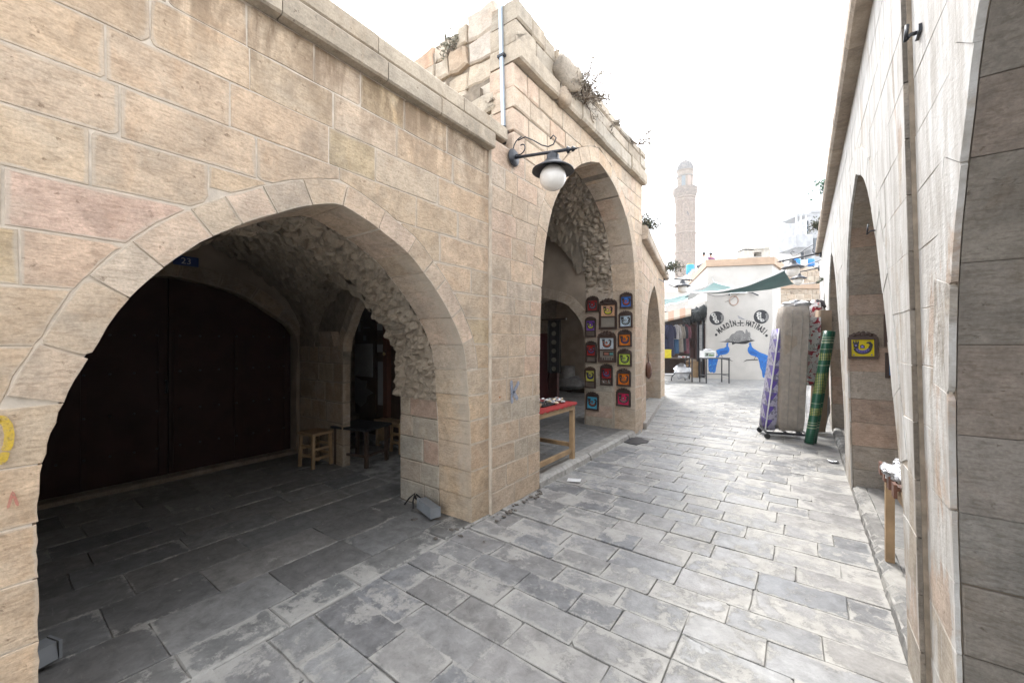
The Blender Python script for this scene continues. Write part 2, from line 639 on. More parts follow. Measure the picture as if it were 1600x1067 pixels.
def stone(name, wall, poly, mat, parent, color, rng, depth=0.12, gap=0.004, bevel=0.006, proud=0.0, rag=0.003, step=0.13, tilt=0.006, chips=0.3):
    """one block: front face, worn edge, sides running back into the wall"""
    poly = clean(poly)
    if len(poly) < 3:
        return None
    if area(poly) < 0:
        poly = poly[::-1]
    if abs(area(poly)) < 0.0012:
        return None
    poly = inset(chip(blunt(poly), rng, chips), gap)
    dense = []
    n = len(poly)
    for i in range(n):
        a, b = poly[i], poly[(i + 1) % n]
        k = max(1, min(5, int((b - a).length / step)))
        for j in range(k):
            dense.append(a.lerp(b, j / k))
    dense = [p + Vector((rng.uniform(-rag, rag), rng.uniform(-rag, rag))) for p in dense]
    front = inset(dense, bevel * rng.uniform(0.7, 1.5))
    n = len(dense)
    cx = sum(p.x for p in dense) / n; cy = sum(p.y for p in dense) / n
    tx, ty = rng.uniform(-tilt, tilt), rng.uniform(-tilt, tilt)
    vs = [wall.p(p.x, p.y, proud + tx * (p.x - cx) + ty * (p.y - cy)) for p in front]
    vs += [wall.p(p.x, p.y, proud - bevel) for p in dense]
    vs += [wall.p(p.x, p.y, -depth) for p in dense]
    cc_ = Vector((cx, cy))
    cw = min(0.03, 0.09 * math.sqrt(abs(area(poly))))
    core_ = [p + (cc_ - p).normalized() * cw for p in front]
    vs += [wall.p(p.x, p.y, proud + tx * (p.x - cx) + ty * (p.y - cy)) for p in core_]
    fs = [tuple(range(3 * n, 4 * n))] + [(i + 3 * n, i, (i + 1) % n, (i + 1) % n + 3 * n) for i in range(n)]
    for r in (0, n):
        fs += [(i + r, i + r + n, (i + 1) % n + r + n, (i + 1) % n + r) for i in range(n)]
    if (vs[1] - vs[0]).cross(vs[2] - vs[1]).dot(wall.n) < 0 and wall.a.cross(Vector((0, 0, 1))).dot(wall.n) < 0:
        fs = [f[::-1] for f in fs]
    mb = MB().add(vs, fs)
    return edged(mb.build(name, mat, parent, color), [1.0] * (2 * n) + [0.0] * (2 * n))


def edged(o, vals):              # how near each point is to the joint, for mortar smears and crusts
    at_ = o.data.attributes.new('edge', 'FLOAT', 'POINT')
    at_.data.foreach_set('value', vals)
    return o


def split(y0, y1, rng, lo, hi):
    out = [y0]
    while out[-1] < y1 - 1e-6:
        w = rng.uniform(lo, hi)
        nx = out[-1] + w
        if y1 - nx < lo * 0.7:
            nx = y1
        out.append(min(nx, y1))
    return list(zip(out, out[1:]))


def course_cells(z0, z1, y0, y1, arches, rng, lo, hi):
    """cells of one course as (outline, touches an opening)"""
    live = sorted([a for a in arches if z0 < (a.cout.y if z0 >= a.spring - 1e-6 else a.crown.y)], key=lambda a: a.crown.x)
    bounds = []
    s = y0
    for a in live:
        bounds.append((s, a, None)); s = a
    bounds.append((s, y1, None))
    cells = []
    zm = [z0 + (z1 - z0) * i / 6 for i in range(7)]
    for (s, e, _) in bounds:
        lf = (lambda z: s) if not isinstance(s, Arch) else (lambda z, s=s: s.edge(max(z, z0), False, z0 >= s.spring - 1e-6))
        rf = (lambda z: e) if not isinstance(e, Arch) else (lambda z, e=e: e.edge(max(z, z0), True, z0 >= e.spring - 1e-6))
        for (a, b) in split(lf(z0) if isinstance(s, Arch) and False else min(lf(z) for z in zm), max(rf(z) for z in zm), rng, lo, hi):
            zs = [z for z in zm if min(b, rf(z)) - max(a, lf(z)) > 0.045]
            if len(zs) < 2:
                continue
            right = [Vector((min(b, rf(z)), z)) for z in zs]
            left = [Vector((max(a, lf(z)), z)) for z in zs]
            straight_r = all(abs(p.x - b) < 1e-6 for p in right)
            straight_l = all(abs(p.x - a) < 1e-6 for p in left)
            if straight_r:
                right = [right[0], right[-1]]
            if straight_l:
                left = [left[0], left[-1]]
            touch = (isinstance(e, Arch) and any(rf(z) < b + 0.02 for z in zm)) or (isinstance(s, Arch) and any(lf(z) > a - 0.02 for z in zm))
            cells.append((right + left[::-1], touch and z0 < 2.0 or touch))
    return cells


def core(wall, y0, y1, z0, z1, arches, recess, depth, mat, parent, name='mortar_core', gap=0.016):
    """the mortar behind the blocks, with the openings left out"""
    mb = MB()
    n = max(8, int((z1 - z0) / 0.06))
    zs = [z0 + (z1 - z0) * i / n for i in range(n + 1)]
    for za, zb in zip(zs, zs[1:]):
        segs, s0, s1 = [], y0, y0
        for a in sorted(arches, key=lambda a: a.crown.x):
            if za >= a.crown.y + gap:
                continue
            la, lb = a.side(a.inn, za, True) - gap, a.side(a.inn, zb, True) - gap
            ra, rb = a.side(a.inn, za, False) + gap, a.side(a.inn, zb, False) + gap
            if zb > a.crown.y:
                lb = rb = a.crown.x
            segs.append((s0, s1, min(la, y1), min(lb, y1), True))
            s0, s1 = max(ra, y0), max(rb, y0)
        segs.append((s0, s1, y1, y1, False))
        for (a0, a1, b0, b1, _) in segs:
            if b0 - a0 < 0.002 and b1 - a1 < 0.002:
                continue
            q = [(a0, za), (b0, za), (b1, zb), (a1, zb)]
            mb.add([wall.p(y, z, -recess) for y, z in q] + [wall.p(y, z, -depth) for y, z in q],
                   [(0, 1, 2, 3), (7, 6, 5, 4), (1, 5, 6, 2), (0, 3, 7, 4)])
    return mb.build(name, mat, parent)


def jitter(c, rng, a=0.10, hue=0.03):
    k, h = 1 + rng.uniform(-a, a), rng.uniform(-hue, hue)
    return (c[0] * k * (1 + h), c[1] * k, c[2] * k * (1 - h))


def masonry(wall, levels, y0, y1, arches, parent, mat, palette, rng, lo=0.3, hi=0.55, depth=0.12, jamb_depth=0.4, gap=0.004,
            bevel=0.005, rag=0.003, prd=0.0012, recolour=None, vsize=0.23, vmat=None, vcol=None, y1f=None, y0f=None, tilt=0.0012, depthf=None):
    for z0, z1 in zip(levels, levels[1:]):
        yy1 = y1f(z0) if y1f else y1
        yy0 = y0f(z0) if y0f else y0
        for poly, touch in course_cells(z0, z1, yy0, yy1, arches, rng, lo, hi):
            c = rng.choice(palette)
            cx = sum(p.x for p in poly) / len(poly); cz = (z0 + z1) / 2
            if recolour:
                c = recolour(cx, cz) or c
            stone('stone_block', wall, poly, mat, parent, jitter(c, rng, 0.055, 0.02), rng, jamb_depth if touch else (depthf(cx) if depthf and depthf(cx) else depth), gap, bevel, rng.uniform(-prd, prd), rag, tilt=tilt)
    for a in arches:
        for poly in a.voussoirs(vsize, rng):
            stone('voussoir', wall, poly, vmat or mat, parent, jitter(rng.choice(vcol or palette), rng, 0.07), rng, jamb_depth, gap * 0.9, bevel * 0.8, rng.uniform(0.001, 0.006), rag * 0.6)


def lumps(p, s):
    dd = noise.voronoi(p * s)[0]
    return min(dd[1] - dd[0], 0.45)


def barrel(arch, wall, d0, d1, mat, parent, name, amp=0.05, s=7.0, nd=20, off=0.02, kind=None, zmin=1.0):
    """rough vaulting behind the cut stone ring, following the arch inwards"""
    near, deep = arch.offset(off), arch.offset(off + 0.09)
    P = [a.lerp(b, max(0.0, min(1.0, (arch.crown.x - a.x) / 0.6))) for a, b in zip(near, deep) if a.y >= zmin]
    L = [0.0]
    for a, b in zip(P, P[1:]):
        L.append(L[-1] + (b - a).length)
    n = int(L[-1] / 0.03)
    rows = []
    for i in range(n + 1):
        sL = L[-1] * i / n
        k = min(max(j for j in range(len(L)) if L[j] <= sL + 1e-9), len(L) - 2)
        f = (sL - L[k]) / max(1e-9, L[k + 1] - L[k])
        p = P[k].lerp(P[k + 1], f)
        t = (P[k + 1] - P[k]).normalized()
        inw = Vector((t.y, -t.x))
        row = []
        for j in range(nd + 1):
            dep = d0 + (d1 - d0) * j / nd
            w = wall.p(p.x, p.y, -dep)
            h = lumps(Vector((w.x * 1.0, w.y, w.z * 1.35)), s) * amp / 0.45 + 0.03 * noise.noise(w * 3.0)
            q = p + inw * h
            row.append(wall.p(q.x, q.y, -dep))
        rows.append(row)
    return MB().grid(rows, False).build(name, mat, parent, (0.33, 0.275, 0.21), kind)
# ------------------------------------------------------------------ left side: low arcade with the dark bay
XW = -2.36
PAL = [(0.535, 0.41, 0.285), (0.545, 0.415, 0.29), (0.525, 0.40, 0.275), (0.55, 0.42, 0.30), (0.54, 0.408, 0.283)]
PINK = (0.55, 0.405, 0.295)
OCHRE = (0.505, 0.39, 0.25)
GREY = (0.51, 0.405, 0.295)
rng = random.Random(3)

low = thing('arcade_building', 'low honey limestone arcade with the wide dark pointed arch and brown doors', 'building', (XW, 1.2, 0))
wl = Wall((XW, 0, 0), (0, 1, 0), (1, 0, 0))
A1 = Arch([(0.165, 0.0), (0.163, 0.5), (0.165, 1.047), (0.225, 1.359), (0.317, 1.587), (0.40, 1.765), (0.534, 1.945), (0.69, 2.10), (0.865, 2.225),
           (1.09, 2.355), (1.25, 2.43), (1.385, 2.468), (1.53, 2.432), (1.79, 2.325), (1.975, 2.215), (2.23, 1.975), (2.416, 1.734), (2.53, 1.489), (2.572, 1.132), (2.60, 0.775), (2.62, 0.0)], 0.15, 1.36)
LV1 = [0, 0.23, 0.46, 0.70, 0.91, 1.135, 1.36, 1.585, 1.813, 2.025, 2.243, 2.475, 2.70, 2.93, 3.155, 3.385]


def recol1(y, z):
    if 0.15 < y < 0.45 and 1.8 < z < 2.03:
        return PINK
    if 0.2 < y < 0.65 and 2.03 < z < 2.25:
        return (0.555, 0.40, 0.31)
    if y < 0.2 and 1.8 < z < 2.25:
        return OCHRE
    if y > 2.45 and z > 1.9 and z < 2.3:
        return GREY
    return None


masonry(wl, LV1, -1.4, 2.862, [A1], low, M['ashlar_low'], PAL * 5 + [PINK, OCHRE, GREY], rng, 0.30, 0.62, gap=0.0035, bevel=0.002, recolour=recol1,
        vcol=[(0.54, 0.43, 0.325), (0.555, 0.435, 0.335), (0.525, 0.415, 0.305)])
core(wl, -1.4, 2.9, 0, 3.4, [A1], 0.0032, 0.42, M['mortar'], low)
# cornice of two courses, the upper one set back
for nm, z0, z1, d, lo, hi, y1 in (('cornice_stone', 3.387, 3.545, 0.075, 0.42, 0.75, 2.87), ('coping_stone', 3.549, 3.70, 0.045, 0.5, 0.9, 3.09)):
    for a, b in split(-1.4, y1, rng, lo, hi):
        m = MB()
        j = rng.uniform(-.004, .004)
        top = z1 + rng.uniform(-.006, .006)
        pr = [(0, z0), (d - .012, z0), (d, z0 + .012), (d, top - .03), (d - .03, top), (-0.35, top), (-0.35, z0)]
        m.prism([(XW + p + j * (p > 0), a + 0.003, z) for p, z in pr], (0, b - a - 0.006, 0))
        m.build(nm, M['cornice'], low, jitter((0.37, 0.31, 0.235), rng, 0.12))

# jamb faces behind the quoins, and the reveals of the pier
XI = -3.34


def reveal(xa, xb, wallplane, levels, parent, mat, pal, rng, lo=0.2, hi=0.42, depth=0.16):
    for z0, z1 in zip(levels, levels[1:]):
        for a, b in split(xa, xb, rng, lo, hi):
            stone('stone_block', wallplane, [Vector((a, z0)), Vector((b, z0)), Vector((b, z1)), Vector((a, z1))], mat, parent, jitter(rng.choice(pal), rng), rng, depth, 0.004, 0.006, rng.uniform(-.004, .004), 0.003)


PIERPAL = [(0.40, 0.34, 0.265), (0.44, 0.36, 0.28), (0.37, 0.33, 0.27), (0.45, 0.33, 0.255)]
LVR = [0, 0.22, 0.43, 0.66, 0.87, 1.08, 1.30]
wr = Wall((0, 2.615, 0), (-1, 0, 0), (0, -1, 0))
reveal(2.765, 3.34, wr, LVR, low, M['pier'], PIERPAL, rng)
wr2 = Wall((0, 0.16, 0), (-1, 0, 0), (0, 1, 0))
reveal(2.765, 3.34, wr2, LVR, low, M['pier'], PIERPAL, rng, 0.3, 0.6)
core(wr, 2.70, 3.335, 0, 1.3, [], 0.008, 0.2, M['mortar_dark'], low)
core(wr2, 2.70, 3.335, 0, 1.3, [], 0.008, 0.2, M['mortar_dark'], low)
barrel(A1, wl, 0.39, 0.99, M['rubble'], low, 'rubble_vault', 0.065, 10.0, 26, 0.03, zmin=1.05)
# single rubble stones standing out of the rough vaulting
P = A1.offset(0.0)
for k in range(34):
    i = RND.randrange(26, len(P) - 30)
    t = (P[i + 1] - P[i - 1]).normalized()
    inw = Vector((t.y, -t.x))
    dep = RND.uniform(0.5, 0.95)
    q = P[i] + inw * 0.005
    if q.y < 1.15 or q.x < 1.0:
        continue
    m = MB()
    r = RND.uniform(0.035, 0.075)
    m.blob(wl.p(q.x, q.y, -dep) - Vector((0, inw.x, inw.y)) * r * .45, r * 1.4, r * 1.2, r * 0.8, 9, 7, 0.5, k * 1.3, 2.2)
    m.sm = [False] * len(m.sm)
    m.build('rubble_stone', M['rubble'], low, jitter((0.36, 0.30, 0.23), RND, 0.25))

# room behind: groin vault, back wall with door arch, side wall with shop opening
XB = -5.9


def a1z(y):
    return None


def prof(arch, y):
    best = 0.9
    for a, b in zip(arch.inn, arch.inn[1:]):
        if min(a.x, b.x) <= y <= max(a.x, b.x) and abs(b.x - a.x) > 1e-5:
            best = max(best, a.y + (b.y - a.y) * (y - a.x) / (b.x - a.x))
    return best


def groin(x0, x1, y0, y1, fy, fx, mat, parent, amp=0.06, s=8.0, nx=84, ny=84, grow=0.0, yc=1.385):
    rows = []
    for i in range(nx + 1):
        x = x0 + (x1 - x0) * i / nx
        row = []
        for j in range(ny + 1):
            y = y0 + (y1 - y0) * j / ny
            q = (i / nx)
            z = max(fy(yc + (y - yc) / (1 + 0.28 * q * (grow > 0))) + grow * q, fx(x))
            w = Vector((x, y, z))
            h = lumps(w, s) * amp / 0.45 + 0.025 * noise.noise(w * 3)
            row.append(Vector((x, y, z + 0.03 - h)))
        rows.append(row)
    return MB().grid(rows, False).build('groin_vault', mat, parent, (0.28, 0.235, 0.18))


def hump(c, w, spring, top):
    def f(v):
        u = abs(v - c) / w
        return spring + (top - spring) * math.sqrt(max(0.0, 1 - u ** 1.8)) if u < 1 else spring
    return f


groin(XI, XB - 0.1, -0.2, 2.9, lambda y: min(2.46, prof(A1, min(2.6, max(0.18, y))) + 0.0), hump(-4.35, 1.15, 1.35, 2.36), M['rubble'], low, grow=0.42)
# back wall and door
wb = Wall((XB, 0, 0), (0, 1, 0), (1, 0, 0))
AD = Arch([(0.02, 0.05), (0.02, 1.0), (0.02, 1.69), (0.35, 2.0), (0.8, 2.25), (1.4, 2.37), (2.0, 2.25), (2.45, 2.0), (2.78, 1.69), (2.78, 1.0), (2.78, 0.05)], 0.2, 1.69)
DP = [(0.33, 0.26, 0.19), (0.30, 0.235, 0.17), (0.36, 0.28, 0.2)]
for poly in AD.voussoirs(0.34, rng):
    stone('voussoir', wb, poly, M['pier'], low, jitter(rng.choice(DP), rng), rng, 0.2, 0.004, 0.006, 0.012)
core(wb, -0.3, 3.0, 0, 3.2, [AD], 0.0, 0.25, M['plaster'], low, 'back_wall')
for ya, yb in ((0.03, 1.385), (1.395, 2.77)):
    pts = [Vector((XB - 0.12, ya, 0.06)), Vector((XB - 0.12, yb, 0.06))]
    for k in range(13):
        y = yb + (ya - yb) * k / 12
        pts.append(Vector((XB - 0.12, y, min(prof(AD, y), 2.36) - 0.005)))
    leaf = MB().prism(pts, (-0.05, 0, 0)).build('door_leaf', M['door'], low)
    m = MB()
    for yy in (ya + 0.06, (ya + yb) / 2, yb - 0.06):
        m.box(XB - 0.12, XB - 0.105, yy - 0.022, yy + 0.022, 0.1, 1.75)
    m.build('door_stile', M['door'], leaf)
    for zz in (0.32, 0.75, 1.2, 1.62):
        m = MB()
        for q in range(7):
            m.lathe([(0.012, 0), (0.012, 0.006), (0.004, 0.014)], (XB - 0.104, ya + 0.1 + (yb - ya - 0.2) * q / 6, zz + .06), 6, True, (1, 0, 0))
        m.build('rivet_row', M['iron'], leaf)
m = MB()
m.tube([(XB - 0.09, 1.36, 1.02), (XB - 0.05, 1.36, 1.02), (XB - 0.05, 1.36, 1.16), (XB - 0.09, 1.36, 1.16)], 0.009, 6)
m.build('door_handle', M['iron'], low)
MB().box(XB - 0.2, XB + 0.04, -0.2, 2.85, 0.0, 0.055).build('threshold', M['pier'], low, (0.30, 0.25, 0.19))
# number plate beside the door arch
m = thing('number_plate', 'small blue enamel house number 23 above the dark doors', 'house number', (XB + 0.06, 1.1, 2.3))
pc = Vector((XB + 0.016, 1.52, 2.56))
MB().box(pc.x, pc.x + 0.012, pc.y - 0.12, pc.y + 0.12, pc.z - 0.055, pc.z + 0.055).build('plate', M['tint'], m, (0.03, 0.07, 0.25))


def text_mesh(txt, origin, ux, uy, size, mat, parent, color, name='lettering', ext=0.002, bold=0.0, squeeze=1.0, spacing=1.0, align='CENTER'):
    cu = bpy.data.curves.new(name, 'FONT')
    cu.body = txt
    cu.size = size
    cu.extrude = 0.0
    cu.offset = bold
    cu.space_character = spacing
    cu.align_x = align
    ob = bpy.data.objects.new(name, cu)
    COL.objects.link(ob)
    bpy.context.view_layer.update()
    me = bpy.data.meshes.new_from_object(ob.evaluated_get(bpy.context.evaluated_depsgraph_get()))
    mb = MB()
    ux, uy, o = Vector(ux).normalized(), Vector(uy).normalized(), Vector(origin)
    nn = ux.cross(uy)
    mb.add([o + ux * v.co.x * squeeze + uy * v.co.y + nn * ext for v in me.vertices], [tuple(p.vertices) for p in me.polygons])
    bpy.data.objects.remove(ob)
    bpy.data.meshes.remove(me)
    if parent is None and mat is None:
        return mb
    return mb.build(name, mat, parent, color)


text_mesh('23', pc + Vector((0.013, 0, -0.035)), (0, 1, 0), (0, 0, 1), 0.10, M['tint'], m, (0.7, 0.7, 0.7))
# side wall with the shop opening
ws = Wall((0, 2.84, 0), (-1, 0, 0), (0, -1, 0))
AS = Arch([(3.36, 0.0), (3.36, 0.7), (3.38, 1.4), (3.55, 1.80), (3.85, 2.08), (4.15, 2.27), (4.45, 2.05), (4.65, 1.75), (4.74, 1.55), (4.76, 0.8), (4.76, 0.0)], 0.14, 1.5)
core(ws, 3.3, 5.95, 0, 2.75, [AS], 0.004, 0.11, M['mortar_dark'], low, 'side_wall')
LVS = [0, 0.28, 0.55, 0.82, 1.08, 1.33, 1.55]
for z0, z1 in zip(LVS, LVS[1:]):
    for a, b in split(4.765, 5.88, rng, 0.22, 0.45):
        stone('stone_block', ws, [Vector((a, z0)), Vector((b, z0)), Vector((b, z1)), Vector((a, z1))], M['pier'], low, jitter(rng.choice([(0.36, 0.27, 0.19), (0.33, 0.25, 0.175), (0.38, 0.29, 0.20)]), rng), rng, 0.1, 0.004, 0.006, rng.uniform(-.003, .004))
for poly in AS.voussoirs(0.26, rng):
    stone('voussoir', ws, poly, M['pier'], low, jitter(DP[2], rng), rng, 0.12, 0.004, 0.006, 0.008)
MB().prism([(-4.80, 2.84, 1.55), (-5.12, 2.84, 1.55), (-5.12, 2.70, 1.72), (-4.80, 2.70, 1.72)][:2] + [(-5.12, 2.80, 1.74), (-4.80, 2.80, 1.74)], (0, -0.10, 0)).build('corbel', M['pier'], low, (0.34, 0.26, 0.19))
# enclosing masses so that the rooms stay dark
MB().box(-9, XI - 0.02, -1.6, -0.22, 0, 3.4).build('rear_mass', M['mortar_dark'], low)
MB().box(-9, XB - 0.26, -0.22, 4.0, 0, 3.4).build('rear_mass', M['mortar_dark'], low)
MB().box(-9, XW - 0.36, -1.4, 3.2, 3.4, 3.66).build('roof_terrace', M['mortar_dark'], low)
MB().box(XI + 0.003, XW - 0.43, 2.72, 3.19, 0, 3.4).build('pier_core', M['mortar_dark'], low)
MB().box(XI + 0.003, XW - 0.43, -1.4, 0.05, 0, 3.4).build('pier_core', M['mortar_dark'], low)
# shop room behind the side opening
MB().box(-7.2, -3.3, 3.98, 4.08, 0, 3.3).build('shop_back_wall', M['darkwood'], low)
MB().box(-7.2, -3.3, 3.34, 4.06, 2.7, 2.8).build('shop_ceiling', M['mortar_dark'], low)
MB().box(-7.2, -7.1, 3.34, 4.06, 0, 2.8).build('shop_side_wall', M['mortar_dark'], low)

# ------------------------------------------------------------------ the taller house with the second arch
tall = thing('arcade_building', 'taller limestone house with rough end wall and narrow pointed arch hung with pictures', 'building', (-2.33, 5.2, 0))
XT = -2.33
wt = Wall((XT, 0, 0), (0, 1, 0), (1, 0, 0))
A2 = Arch([(3.704, 0.0), (3.704, 0.6), (3.704, 1.142), (3.72, 1.8), (3.77, 2.42), (3.845, 2.8), (4.01, 3.2), (4.28, 3.55), (4.63, 3.86), (5.0, 4.05), (5.30, 4.145),
           (5.62, 4.07), (5.95, 3.93), (6.33, 3.65), (6.60, 3.25), (6.745, 2.65), (6.77, 2.0), (6.775, 1.2), (6.775, 0.0)], 0.20, 2.2)
LV2 = [0, 0.20, 0.42, 0.62, 0.83, 1.03, 1.25, 1.46, 1.68, 1.88, 2.04, 2.2, 2.42, 2.64, 2.85, 3.07, 3.28, 3.5]
rng = random.Random(5)
PAL2 = [(0.52, 0.405, 0.295), (0.51, 0.40, 0.295), (0.53, 0.41, 0.30), (0.50, 0.39, 0.285), (0.535, 0.40, 0.30), (0.52, 0.415, 0.315)]
masonry(wt, LV2, 2.865, 7.13, [A2], tall, M['ashlar'], PAL2, rng, 0.20, 0.46, gap=0.003, bevel=0.003, prd=0.0012, vsize=0.36,
        recolour=lambda y, z: (0.45, 0.385, 0.305) if (y < 3.75 and z < 1.0 and (int(y * 9 + z * 7) % 3 == 0)) else None)
LV2b = [3.5, 3.72, 3.95, 4.16, 4.40]
for z0, z1 in zip(LV2b, LV2b[1:]):
    for poly, touch in course_cells(z0, z1, 3.205, 7.13, [A2], rng, 0.22, 0.48):
        old = sum(p.x for p in poly) / len(poly) < 4.2
        stone('stone_block', wt, poly, M['rough'] if old else M['ashlar'], tall, jitter(rng.choice(PAL2), rng), rng, 0.4 if touch else (rng.uniform(.27, .36) if min(p.x for p in poly) < 3.25 else 0.12), 0.006 if old else 0.003, 0.012 if old else 0.004, rng.uniform(-.008, .01) if old else 0.0, 0.006 if old else 0.002)
core(wt, 2.865, 5.28, 0, 3.5, [A2], 0.004, 0.42, M['mortar'], tall)
core(wt, 5.32, 7.13, 0, 3.5, [A2], 0.004, 0.42, M['mortar'], tall)
core(wt, 3.26, 7.13, 3.5, 4.95, [A2], 0.012, 0.42, M['mortar_dark'], tall)
# quoins of the upper corner, plain blocks going right through to the end wall
zq = 4.40
for k in range(3):
    z1 = zq + [0.2, 0.22, 0.21][k]
    ln = [0.62, 0.42, 0.30][k]
    for a, b in split(3.205, 3.205 + 0.82, rng, ln * 0.8, ln):
        pr = 0.09 if k == 0 and a < 3.5 else 0.03
        stone('stone_block', wt, [Vector((a, zq)), Vector((b, zq)), Vector((b, z1)), Vector((a, z1))], M['rough'], tall, jitter((0.42, 0.355, 0.275), rng), rng, 0.3, 0.006, 0.016, pr + rng.uniform(-.02, .02), 0.008)
    zq = z1
# cornice and parapet along the street front
for nm, z0, z1, dd, lo, hi in (('cornice_stone', 4.405, 4.66, 0.10, 0.35, 0.6), ('parapet_stone', 4.664, 4.86, 0.06, 0.35, 0.7), ('coping_stone', 4.864, 5.02, 0.05, 0.4, 0.8)):
    for a, b in split(4.04, 7.16, rng, lo, hi):
        top = z1 + (rng.uniform(-.05, .04) if nm == 'coping_stone' else 0)
        j = rng.uniform(-.012, .012)
        m = MB()
        pr = [(-0.32, z0), (-0.05, z0), (dd - .02, z0), (dd, z0 + .03), (dd - .004, top - .05), (dd - .045, top - .004), (-0.32, top)] if nm == 'cornice_stone' else \
             [(-0.32, z0), (dd - .02, z0 + .002), (dd, z0 + .02), (dd - .006, top - .03), (dd - .03, top), (-0.32, top)]
        m.prism([(XT + p + j, a + 0.003, z) for p, z in pr], (0, b - a - 0.006, 0))
        m.build(nm, M['cornice'], tall, jitter((0.40, 0.345, 0.275), rng, 0.12))
# a broken lump of old corbel beside the corner
MB().blob((XT + 0.10, 4.16, 4.74), 0.12, 0.26, 0.20, 12, 9, 0.45, 4.2, 1.6).build('broken_corbel', M['cornice'], tall, (0.36, 0.31, 0.25))
MB().blob((XT + 0.06, 4.12, 4.47), 0.08, 0.15, 0.11, 10, 8, 0.45, 7.2, 1.6).build('broken_corbel', M['cornice'], tall, (0.40, 0.32, 0.24))
# rough end wall over the low roof
we = Wall((0, 3.222, 0), (-1, 0, 0), (0, -1, 0))
z = 3.42
row = 0
while z < 5.10:
    h = rng.uniform(0.15, 0.26)
    if z + h > 5.0:
        h = 5.13 - z + 0.001
    skew = -0.02
    x = 2.585
    first = True
    while x < 5.6:
        w = rng.uniform(0.30, 0.42) if first else rng.uniform(0.14, 0.40)
        jx = lambda: rng.uniform(-.022, .022)
        jz = lambda: rng.uniform(-.022, .022)
        a, b = x, x + w
        top = z + h + (rng.uniform(-.05, .05) if z + h > 5.1 else 0)
        x0j = 0 if first else jx()
        poly = [Vector((a + x0j, z + jz())), Vector(((a + b) / 2, z + jz())), Vector((b + jx(), z + jz())), Vector((b + jx(), top + jz())), Vector(((a + b) / 2, top + jz())), Vector((a + (0 if first else jx()), top + jz()))]
        col = rng.choice([(0.47, 0.40, 0.315), (0.50, 0.43, 0.345), (0.45, 0.375, 0.285), (0.48, 0.41, 0.34)])
        if rng.random() < 0.05:
            col = (0.46, 0.35, 0.25)
        if abs(a - 3.62) < 0.2 and z > 4.8:
            col = (0.44, 0.30, 0.21)
        stone('rough_stone', we, poly, M['rough'], tall, jitter(col, rng, 0.12), rng, 0.22, rng.uniform(0.006, 0.014), 0.018, rng.uniform(-.025, .03), 0.012, 0.09)
        if not first and rng.random() < 0.4:
            sz = rng.uniform(0.025, 0.05)
            q = Vector((a, z + rng.uniform(0, 0.03)))
            stone('chink_stone', we, [q + Vector((sz * math.cos(t), sz * 0.8 * math.sin(t))) for t in (0.3, 1.4, 2.4, 3.6, 4.6, 5.5)], M['rough'], tall, jitter(col, rng, 0.2), rng, 0.12, 0.001, 0.008, rng.uniform(-.01, .01), 0.004)
        x = b
        first = False
    z += h
    row += 1
core(we, 2.40, 5.7, 3.3, 5.02, [], 0.035, 0.30, M['mortar_dark'], tall, 'mortar_core')
# rooms and mass
LVR2 = [0, 0.24, 0.47, 0.71, 0.95, 1.2, 1.43, 1.67, 1.90, 2.14, 2.36, 2.6]
wr3 = Wall((0, 6.765, 0), (-1, 0, 0), (0, -1, 0))
reveal(2.735, 3.26, wr3, LVR2, tall, M['pier'], PIERPAL, rng, 0.25, 0.5)
core(wr3, 2.70, 3.255, 0, 2.6, [], 0.006, 0.3, M['pier_joint'], tall)
wr4 = Wall((0, 3.714, 0), (-1, 0, 0), (0, 1, 0))
reveal(2.735, 3.26, wr4, LVR2, tall, M['pier'], PIERPAL, rng, 0.3, 0.5)
barrel(A2, wt, 0.40, 0.93, M['rubble'], tall, 'rubble_vault', 0.07, 8.0, 26, 0.04, zmin=2.45)
P = A2.offset(0.0)
for k in range(20):
    i = RND.randrange(20, len(P) - 20)
    tt = (P[i + 1] - P[i - 1]).normalized()
    inw = Vector((tt.y, -tt.x))
    if P[i].y < 2.6:
        continue
    q = P[i] + inw * 0.01
    r = RND.uniform(0.05, 0.085)
    m = MB().blob(wt.p(q.x, q.y, -RND.uniform(0.5, 0.9)) - Vector((0, inw.x, inw.y)) * r * .7, r * 1.2, r * 1.3, r, 10, 7, 0.55, k * 2.3, 2.2)
    m.sm = [False] * len(m.sm)
    m.build('rubble_stone', M['rubble'], tall, jitter((0.38, 0.315, 0.25), RND, 0.25))
groin(-3.24, -6.6, 3.9, 6.76, lambda y: min(4.1, prof(A2, min(6.7, max(3.8, y)))), hump(-4.8, 1.5, 2.2, 4.05), M['rubble'], tall, nx=60, ny=60)
# cross wall with the flat pointed arch, and the bay beyond
wc = Wall((0, 6.775, 0), (-1, 0, 0), (0, -1, 0))
AC = Arch([(3.30, 0.0), (3.30, 0.8), (3.30, 1.70), (3.36, 1.97), (3.53, 2.2), (3.72, 2.35), (4.15, 2.48), (4.6, 2.35), (4.9, 2.1), (5.05, 1.8), (5.1, 0.8), (5.1, 0.0)], 0.2, 1.7)
core(wc, 3.262, 6.7, 0, 4.2, [AC], 0.0, 0.32, M['plaster'], tall, 'cross_wall')
for poly in AC.voussoirs(0.33, rng):
    stone('voussoir', wc, poly, M['pier'], tall, jitter((0.40, 0.32, 0.24), rng, 0.06), rng, 0.3, 0.003, 0.004, 0.006, 0.002)
MB().box(-9, -6.55, 4.08, 13.5, 0, 4.9).build('rear_mass', M['mortar_dark'], tall)
MB().box(-9, XT - 0.33, 3.26, 7.0, 4.35, 4.93).build('roof_terrace', M['mortar_dark'], tall)
MB().box(-3.25, XT - 0.43, 3.2, 3.54, 0, 4.3).build('pier_core', M['mortar_dark'], tall)
